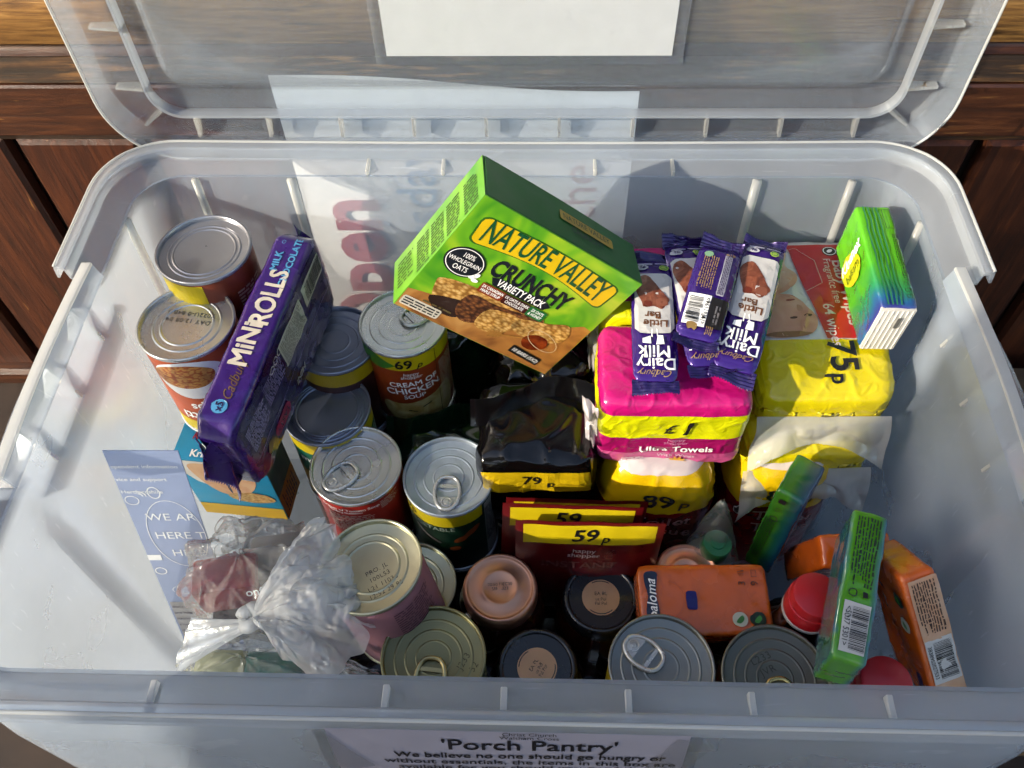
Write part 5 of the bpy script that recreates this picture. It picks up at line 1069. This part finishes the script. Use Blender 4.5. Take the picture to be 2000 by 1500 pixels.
prt(kx, 'fine_print', KT, fine2d(0.048, 0.0040, 3, 33, 0.5), pm('#123a12', 0.5), 0.004, 0.0095, 0, 0.0005, 0.01); prt(kx, 'frame_mark', KT, merge2d(mv(rect2d(0.020, 0.0005), 0, 0.003), mv(rect2d(0.020, 0.0005), 0, -0.003), mv(rect2d(0.0005, 0.0065), -0.010, 0), mv(rect2d(0.0005, 0.0065), 0.010, 0)), pm('#123a12', 0.5), -0.036, 0.0085, 0, 0.0006, 0.01)
prt(kx, 'symbol', KT, merge2d(*[mv(ring2d(0.0020, 0.0020, 0.0005), 0.030 + i * 0.006, 0.0085) for i in range(3)]), pm('#123a12', 0.5), 0, 0, 0, 0.0006)
box('tissue_block', 0.004, 0.0262, 0.050, pm('#e6e2da', 0.8), kx, (0.0512, 0, 0), 0.001)
tis = pm('#efece6', 0.8, 0, 0.05, 0.5, 90)
for k in range(7):
    y = -0.0110 + 0.00365 * k
    sheet('tissue_fold', lambda u, v, y=y, k=k: (0.0515 + 0.0022 * math.sin(math.pi * v) + 0.0006 * nse(u * 9, k, 4), y - 0.0017 + 0.0034 * v, (-0.0240 + 0.048 * u) + 0.0006 * nse(v * 3, k)), 14, 6, tis, kx, 0.0003)
prt(kx, 'seal_tab', plane_surf((0.0545, 0, 0), (0, 1, 0), (0, 0, 1)), rrect2d(0.0030, 0.013, 0.001), pm('#6a6a66', 0.4), 0.003, 0.0110, 0, 0.0002)
# two more of the green ones at the front right
k2h = (0.0540, 0.0118, 0.0262)
k2, f2 = pocket('upright green tissue pack with a barcode between the two red caps', (0.2300, 0.092, -0.099), ((-0.318, -0.948, -0.04), (0.948, -0.318, 0.03), (-0.04, -0.03, 1)), k2h, grad_mat('balsam_film_side', 'Y', [(-0.013, '#2f6aa0'), (-0.009, '#62b428'), (0.006, '#62b428'), (0.013, '#2a5aa0')], 40, 0.006), 35.0)
S2 = soft_surf(f2, k2h, 'top')
prt(k2, 'fine_print', S2, fine2d(0.052, 0.016, 8, 36, 0.5), pm('#14300e', 0.5), -0.022, 0.0, 0, 0.0004, 0.01); prt(k2, 'barcode_panel', S2, rect2d(0.034, 0.0165), pm('#eeece6', 0.4), 0.032, 0.0005, 0, 0.0004, 0.008)
prt(k2, 'barcode', S2, barcode2d(0.030, 0.0105, 37), BLACK, 0.033, 0.0030, 0, 0.0007); prt(k2, 'lettering', S2, text2d('<5037 5301>', 0.0050, 0.004), BLACK, 0.032, -0.0050, 0, 0.0007)
prt(k2, 'symbol', S2, merge2d(mv(ring2d(0.0030, 0.0030, 0.0007), 0.0085, -0.004), mv(rect2d(0.004, 0.0030), 0.0085, 0.004)), INK, 0, 0, 0, 0.0006)
k3, f3 = pocket('blue green tissue pack leaning behind the orange tissue pack', (0.2180, 0.1925, -0.176), ((-0.06, -0.10, -1.0), (0.83, -0.55, 0.0), (-0.55, -0.83, 0.10)), (0.0540, 0.0118, 0.0225), grad_mat('balsam_film_blue', 'Y', [(-0.013, '#3a8a2a'), (-0.002, '#4f9a2a'), (0.003, '#1f6a50'), (0.013, '#1c4a80')], 40, 0.008), 38.0)
S3 = soft_surf(f3, (0.0540, 0.0118, 0.0225), 'top'); prt(k3, 'fine_print', S3, fine2d(0.056, 0.0090, 5, 39, 0.5), pm('#14300e', 0.5), 0.008, -0.0060, 0, 0.0004, 0.01); prt(k3, 'symbol', S3, merge2d(mv(ring2d(0.0032, 0.0032, 0.0008), -0.022, -0.004), mv(ring2d(0.0032, 0.0036, 0.0008, 3, 90, 450), -0.034, -0.004), mv(rrect2d(0.005, 0.006, 0.001), -0.045, -0.004)), INK, 0, 0, 0, 0.0006)
# orange packs
ORF = pm('#f0701c', 0.25, 0, 0.10, 0.25, 45, coat=0.5); NVY = pm('#16284a', 0.35)
ph = (0.0500, 0.0275, 0.0130)
p1, pf1 = pocket('orange tissue pack lying flat beside the black lidded jar', (0.1455, 0.1190, -0.1830), ((1, 0.03, 0.0), (-0.03, 0.99, 0.10), (0, -0.10, 0.99)), ph, ORF, 41.0)
PS = soft_surf(pf1, ph, 'top')
prt(p1, 'logo_panel', PS, blob2d([(-0.004, -0.018), (0.004, -0.018), (0.0045, -0.006), (0.003, 0.002), (0.0050, 0.014), (0.0040, 0.020), (-0.0045, 0.020), (-0.0050, 0.012), (-0.003, 0.002), (-0.0050, -0.008)]), NVY, -0.0400, 0.001, 0, 0.0004, 0.006); prt(p1, 'lettering', PS, text2d('paloma', 0.0108, 0.006, 0.25), WHITE, -0.0400, 0.000, R(90), 0.0008, 0.006)
prt(p1, 'tear_tab', PS, rrect2d(0.0080, 0.0145, 0.002), pm('#1a1a7a', 0.35), -0.010, -0.0015, 0, 0.0004, 0.006); prt(p1, 'perforation', PS, ring2d(0.0105, 0.0135, 0.0003, 30, -90, 90), pm('#c9520e', 0.4), -0.026, 0.0, 0, 0.0004, 0.006)
prt(p1, 'lettering', PS, text2d('3', 0.0080, 0.0), INK, 0.0300, 0.0115, R(90), 0.0005); prt(p1, 'lettering', PS, text2d('9', 0.0080, 0.0), INK, 0.0400, 0.0115, R(90), 0.0005)
prt(p1, 'symbol', PS, merge2d(mv(rect2d(0.0045, 0.0004), 0.030, 0.018), mv(rect2d(0.0045, 0.0004), 0.030, 0.0195), mv(rect2d(0.0045, 0.0004), 0.030, 0.021), mv(ring2d(0.003, 0.004, 0.0004, 4, 45, 405), 0.040, 0.0195)), INK, 0, 0, 0, 0.0005)
for x, c1, c2 in ((0.0250, '#dfe6d2', '#3f8a3a'), (0.0385, '#1c3a2a', '#4fae4a')):
    prt(p1, 'eco_badge', PS, ell2d(0.0058), pm(c1, 0.35), x, -0.0165, 0, 0.0005, 0.006); prt(p1, 'eco_leaf', PS, blob2d([(-0.003, -0.002), (0.0, -0.003), (0.003, 0.0), (0.002, 0.003), (-0.001, 0.001)]), pm(c2, 0.4), x, -0.0165, 0, 0.0008)
for k in range(5):
    z = -0.0095 + 0.0045 * k
    sheet('tissue_fold', lambda u, v, z=z, k=k: (0.0478 + 0.0028 * math.sin(math.pi * v) + 0.0006 * nse(u * 8, k, 3), -0.023 + 0.046 * u, z - 0.0020 + 0.0040 * v), 14, 6, pm('#dccfc8', 0.8, 0, 0.05, 0.4, 90), p1, 0.0003)
d = Vector((0.033, -0.057, -0.070)).normalized(); rgt = Vector((1, 0.25, 0.12)); rgt = (rgt - d * rgt.dot(d)).normalized(); c2_ = Vector((0.266, 0.097, -0.070)) + d * 0.052; zc = d.cross(rgt)
p2, pf2 = pocket('orange tissue pack with a barcode leaning against the right wall', c2_ - zc * 0.026, (d, rgt, zc), (0.0520, 0.0120, 0.0262), ORF, 43.0)
S_ = soft_surf(pf2, (0.0520, 0.0120, 0.0262), 'top'); SF = soft_surf(pf2, (0.0520, 0.0120, 0.0262), 'front')
prt(p2, 'pale_panel', S_, rect2d(0.100, 0.0200), blend_mat('pale_orange_art', [(0.3, '#e6a878'), (0.7, '#f0c8a4')], 30, 0.3), 0.001, 0.0014, 0, 0.0003, 0.008); prt(p2, 'fine_print', S_, fine2d(0.040, 0.0165, 9, 45, 0.5), pm('#4a2a18', 0.5), -0.026, 0.001, 0, 0.0006, 0.01)
prt(p2, 'barcode_panel', S_, rect2d(0.034, 0.0190), pm('#eeece6', 0.4), 0.015, 0.0012, 0, 0.0005, 0.008); prt(p2, 'barcode', S_, barcode2d(0.029, 0.0125, 46), BLACK, 0.015, 0.0032, 0, 0.0008); prt(p2, 'lettering', S_, text2d('3838952027533', 0.0040, 0.004), BLACK, 0.015, -0.0060, 0, 0.0008)
for x, c1, c2 in ((-0.032, '#1c3a2a', '#4fae4a'), (-0.012, '#dfe6d2', '#3f8a3a')): prt(p2, 'eco_badge', SF, ell2d(0.0058), pm(c1, 0.35), x, 0.017, 0, 0.0005, 0.006); prt(p2, 'eco_leaf', SF, ell2d(0.0030, 0.002), pm(c2, 0.4), x, 0.017, R(40), 0.0008)
prt(p2, 'tear_tab', SF, rrect2d(0.014, 0.006, 0.002), pm('#3a1a5a', 0.35), 0.034, 0.016, 0, 0.0005)
p3, pf3 = pocket('orange tissue pack half hidden behind the upright green tissue pack', (0.2560, 0.160, -0.185), ((1, 0.05, 0), (-0.05, 0.95, 0.3), (0, -0.3, 0.95)), (0.0270, 0.0130, 0.0500), ORF, 47.0)
S4 = soft_surf(pf3, (0.0270, 0.0130, 0.0500), 'front'); prt(p3, 'logo_panel', S4, blob2d([(-0.014, -0.004), (-0.004, -0.003), (0.010, -0.0045), (0.014, 0.0), (0.010, 0.0045), (-0.004, 0.003), (-0.014, 0.004)]), NVY, -0.012, 0.034, 0, 0.0004, 0.006); prt(p3, 'lettering', S4, text2d('paloma', 0.0078, 0.004, 0.25), WHITE, -0.012, 0.034, 0, 0.0008, 0.006)
# ---- dried food sachets
def sachet(label, x0, x1, y, top, seed, price):
    t = thing('food_sachet', label, 'sachet', ((x0 + x1) / 2, y - 0.008, top - 0.15), tilt_axes(R(-3), R(1.0 if price else 2.5)), group='maroon food sachets')
    w = x1 - x0
    def fp(u, v, sgn): b = math.sin(math.pi * u) ** 0.5 * math.sin(math.pi * min(1, v * 1.02)) ** 0.6; return Vector((-w / 2 + w * u, sgn * 0.006 * b + 0.0012 * nse(u * 5, v * 6, seed) - 0.0006, 0.15 * v))
    bm = bmesh.new(); nu, nv_ = 26, 30
    for sg in (-1, 1):
        vs = [[bm.verts.new(fp(i / nu, j / nv_, sg) + Vector((0, 0.0002 * sg, 0))) for i in range(nu + 1)] for j in range(nv_ + 1)]
        for j in range(nv_):
            for i in range(nu): bm.faces.new((vs[j][i], vs[j][i + 1], vs[j + 1][i + 1], vs[j + 1][i]))
    bobj('pouch', bm, pm('#6a0f14', 0.3, 0, 0.12, 0.2, 40, coat=0.3), t, True)
    def S(u, v): p = fp((u + w / 2) / w, v / 0.15, -1); return p, Vector((0, -1, 0))
    prt(t, 'yellow_band', S, poly2d([(-w / 2 + 0.006, 0.1455), (w / 2 - 0.006, 0.1465), (w / 2 - 0.006, 0.124), (w / 2 - 0.02, 0.1215), (0, 0.1225), (-w / 2 + 0.02, 0.1225), (-w / 2 + 0.006, 0.120)]), pm('#e6cc14', 0.35), 0, 0, 0, 0.0005, 0.006)
    prt(t, 'lettering', S, text2d('59', 0.0205, 0.02, 0.15), BLACK, -0.004, 0.1335, 0, 0.0009, 0.006); prt(t, 'lettering', S, text2d('p', 0.0130, 0.012, 0.2), BLACK, 0.0125, 0.130, 0, 0.0009, 0.006)
    if price:
        prt(t, 'lettering', S, text2d('happy\nshopper', 0.0078, 0.004, line=0.8), pm('#c9b0b0', 0.4), -0.003, 0.110, 0, 0.0009, 0.006); prt(t, 'lettering', S, text2d('INSTANT', 0.0135, 0.012, 0, 1.1), pm('#7a4a48', 0.4), -0.006, 0.092, 0, 0.0009, 0.006)
sachet('front maroon food sachet with yellow 59p band', -0.002, 0.112, 0.1600, -0.126, 51.0, True)
sachet('second maroon food sachet, its 59p band half hidden by the front one', -0.016, 0.092, 0.1730, -0.124, 53.0, False)
sachet('rearmost maroon food sachet against the black 79p bag', -0.014, 0.098, 0.1860, -0.139, 55.0, False)
# ---- black and green bags of food
def bag(label, c, half, mat, seed, rz=0.0, amp=0.006, n=5, name='food_bag', band=None, group='dark food bags'):
    t = thing(name, label, 'food bag', c, rotz=rz, group=group); hx, hy, hz = half
    f = soft_fn(half, n, amp, 24, seed); soft_pack('bag_film', f, mat, t, (40, 34, 26))
    def crest(u, v): return ((-1.08 + 2.16 * u) * hx, hy * 0.15 + 0.012 * math.sin(u * 5 + seed) + 0.012 * v, hz * 0.90 + 0.004 * nse(u * 6, v, seed) + 0.022 * v)
    sheet('top_seal', crest, 40, 6, mat, t, 0.0003)
    if band:
        S = soft_surf(f, half, 'front'); prt(t, 'yellow_band', S, rect2d(hx * 1.92, 0.030), pm('#d9b60e', 0.35), 0, hz - 0.026, R(1), 0.0006, 0.005)
        prt(t, 'lettering', S, text2d(band, 0.0175, 0.015), BLACK, -0.004, hz - 0.024, R(-2), 0.0012, 0.006); prt(t, 'lettering', S, text2d('p', 0.0120, 0.012), BLACK, 0.012, hz - 0.027, 0, 0.0012, 0.006)
    return t
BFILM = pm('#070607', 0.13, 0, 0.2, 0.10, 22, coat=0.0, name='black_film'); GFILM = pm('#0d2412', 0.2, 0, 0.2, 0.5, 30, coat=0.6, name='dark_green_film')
bag('black glossy food bag with yellow 79p band in the middle', (0.016, 0.2500, -0.178), (0.0500, 0.0450, 0.0560), BFILM, 61.0, 0, 0.0032, 6, band='79')
bag('black food bag behind the 79p bag, under the tilted green box', (0.022, 0.3450, -0.190), (0.0480, 0.0450, 0.0500), BFILM, 64.0, R(8))
bag('dark green food bag lying between the soup cans', (-0.070, 0.2820, -0.245), (0.0480, 0.0330, 0.0400), GFILM, 67.0, R(-6))
bag('dark green food bag standing behind the cream of chicken can', (-0.056, 0.3850, -0.240), (0.0300, 0.0250, 0.0750), GFILM, 69.0, R(20))
# ---- lower layer: hidden cans and black bags added to keep the gaps dark
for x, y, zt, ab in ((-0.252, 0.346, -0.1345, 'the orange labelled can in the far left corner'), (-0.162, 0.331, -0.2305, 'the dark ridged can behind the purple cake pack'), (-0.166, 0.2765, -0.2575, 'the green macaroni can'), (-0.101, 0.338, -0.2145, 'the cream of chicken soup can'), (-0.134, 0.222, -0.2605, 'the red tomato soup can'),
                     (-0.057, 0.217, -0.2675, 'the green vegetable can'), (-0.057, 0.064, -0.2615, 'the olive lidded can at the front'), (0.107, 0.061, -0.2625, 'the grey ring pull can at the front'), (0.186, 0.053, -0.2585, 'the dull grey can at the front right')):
    can('food_can', 'added lower can hidden under ' + ab, (x, y, zt), pm('#3a1c16', 0.45), 'plain', TIN_D, group='cans in the lower layer')
bag('black filler bag added on the box floor to darken gaps under the jars', (0.030, 0.125, -0.385), (0.2300, 0.0820, 0.0380), BFILM, 81.0, 0, 0.004, 6)
bag('black filler bag added on the box floor to darken gaps under the towel packs', (0.090, 0.312, -0.390), (0.1800, 0.0780, 0.0330), BFILM, 84.0, 0, 0.004, 6)
# ---- knotted clear bags at the front left
FILM = film_mat('clear_bag_film', 0.22, '#fdfaf4', 0.08, 0.7); FILM_W = film_mat('clear_bag_film_gathered', 0.44, '#fefdfa', 0.12, 0.5)
def crease_(q, sd): return abs(nse(q.x + sd, q.y, q.z)) + 0.5 * abs(nse(q.x * 2.2, q.y * 2.2 + sd, q.z * 2.2))
def clear_bag(label, c, half, seed, rz, contents, neck=None):
    t = thing('clear_bag', label, 'plastic bag', c, rotz=rz, group='knotted clear bags'); hx, hy, hz = half
    def pleat(q, p):
        a = math.atan2(p.y, p.x); k = max(0, p.z + 0.5)
        w = 1 + 0.07 * math.sin(a * 9 + seed + 2.2 * nse(p.x * 2, p.y * 2, seed)) * k
        c = crease_(q * 38, seed); return Vector((q.x * w * (0.93 + 0.16 * c), q.y * w * (0.93 + 0.16 * c), q.z * (0.95 + 0.10 * c) + 0.004 * math.sin(a * 7 + seed) * k))
    f = soft_fn(half, 2.6, 0.006, 26, seed, pleat); soft_pack('bag_film', f, FILM, t, (80, 80, 50))
    contents(t)
    return t
def inA(t):
    box('red_card', 0.050, 0.030, 0.040, pm('#a8242c', 0.5), t, (-0.018, -0.005, 0.008), 0.004); box('dark_card', 0.046, 0.034, 0.020, pm('#2a2426', 0.5), t, (-0.014, -0.012, -0.018), 0.004)
    box('grey_card', 0.045, 0.04, 0.05, pm('#8a8078', 0.5), t, (0.022, 0.006, -0.002), 0.006)
    prt(t, 'lettering', plane_surf((0.006, -0.021, 0.020), (1, 0, 0), (0, 0.5, 0.86)), text2d('onfe', 0.010, 0.006), WHITE, 0, 0)
clear_bag('upper knotted clear bag with red packaging inside, below the blue box', (-0.208, 0.135, -0.185), (0.0520, 0.0440, 0.0500), 71.0, R(10), inA)
def inC(t):
    box('green_packet', 0.045, 0.030, 0.030, pm('#1f7a6a', 0.4), t, (0.018, -0.004, 0.010), 0.005); box('yellow_packet', 0.040, 0.030, 0.028, pm('#d6d49a', 0.5), t, (-0.024, -0.002, 0.008), 0.005)
clear_bag('lower knotted clear bag with green packaging inside, at the front rim', (-0.198, 0.064, -0.205), (0.0560, 0.0300, 0.0450), 74.0, 0, inC)
# gathered neck with a knot and a fanned-out tail
tail = thing('bag_tail', 'knotted white gathered plastic bag tail spread over the pink labelled can', 'plastic bag', (-0.186, 0.080, -0.128), group='knotted clear bags')
kn = []
for i in range(26):
    t_ = i / 25 * 2 * math.pi * 1.5; kn.append((0.006 * math.cos(t_), 0.007 * math.sin(t_), 0.004 * math.sin(t_ * 1.5)))
tube('knot', kn, 0.0048, FILM_W, tail, False, 10)
def neck(u, v):
    a = 2 * math.pi * u; r = 0.005 + 0.016 * v ** 1.3
    return (-0.052 * v + r * 0.4 * math.cos(a), -0.010 * v - 0.004 + r * 0.8 * math.sin(a) * (1 + 0.25 * math.sin(a * 6)), -0.020 * v + r * 0.7 * math.cos(a) * (1 + 0.2 * math.sin(a * 5 + 1)))
sheet('neck', neck, 60, 16, FILM_W, tail)
def crease(x, y, z): return abs(nse(x, y, z)) + 0.5 * abs(nse(x * 2.1 + 5, y * 2.1, z)) + 0.25 * abs(nse(x * 4.3, y * 4.3 + 7, z))
def fan(A, B, seed, lift, amp):
    """crumpled film from the knot out to the ragged edge A (relative to the knot)"""
    A = [Vector(p) * 0.90 for p in A]
    def g(u, v):
        k = u * (len(A) - 1); i = min(int(k), len(A) - 2); e = A[i].lerp(A[i + 1], k - i) * (1 + 0.10 * nse(u * 12, 3, seed))
        p = e * v; w = v ** 0.6
        c = crease(u * 5 + seed, v * 1.6, seed) * 1.8 - 0.9 + 1.1 * crease(p.x * 48, p.y * 48, seed + 2)
        p = p + Vector((0.005 * nse(u * 9, v * 5, seed + 4) * w, 0.006 * nse(u * 8, v * 4, seed + 6) * w, lift * math.sin(math.pi * min(1, v * 0.95)) + amp * c * w)); return p
    return g
sheet('tail_fan', fan([(0.052, 0.070, 0.030), (0.062, 0.066, 0.020), (0.078, 0.030, 0.012), (0.098, 0.020, -0.004), (0.100, -0.006, -0.010)], None, 1.0, 0.022, 0.0085), 120, 60, FILM_W, tail)
sheet('tail_fan', fan([(0.040, 0.050, 0.010), (0.070, 0.045, 0.006), (0.092, 0.010, -0.004), (0.090, -0.022, -0.016), (0.062, -0.042, -0.020), (0.035, -0.034, -0.014), (0.022, -0.020, -0.010)], None, 4.0, 0.026, 0.0085), 120, 60, FILM_W, tail)
sheet('tail_fan', fan([(0.060, -0.030, -0.050), (0.082, -0.034, -0.054), (0.098, -0.022, -0.050)], None, 7.0, -0.004, 0.008), 80, 40, FILM, tail)
bpy.data.scenes.remove(TMP)
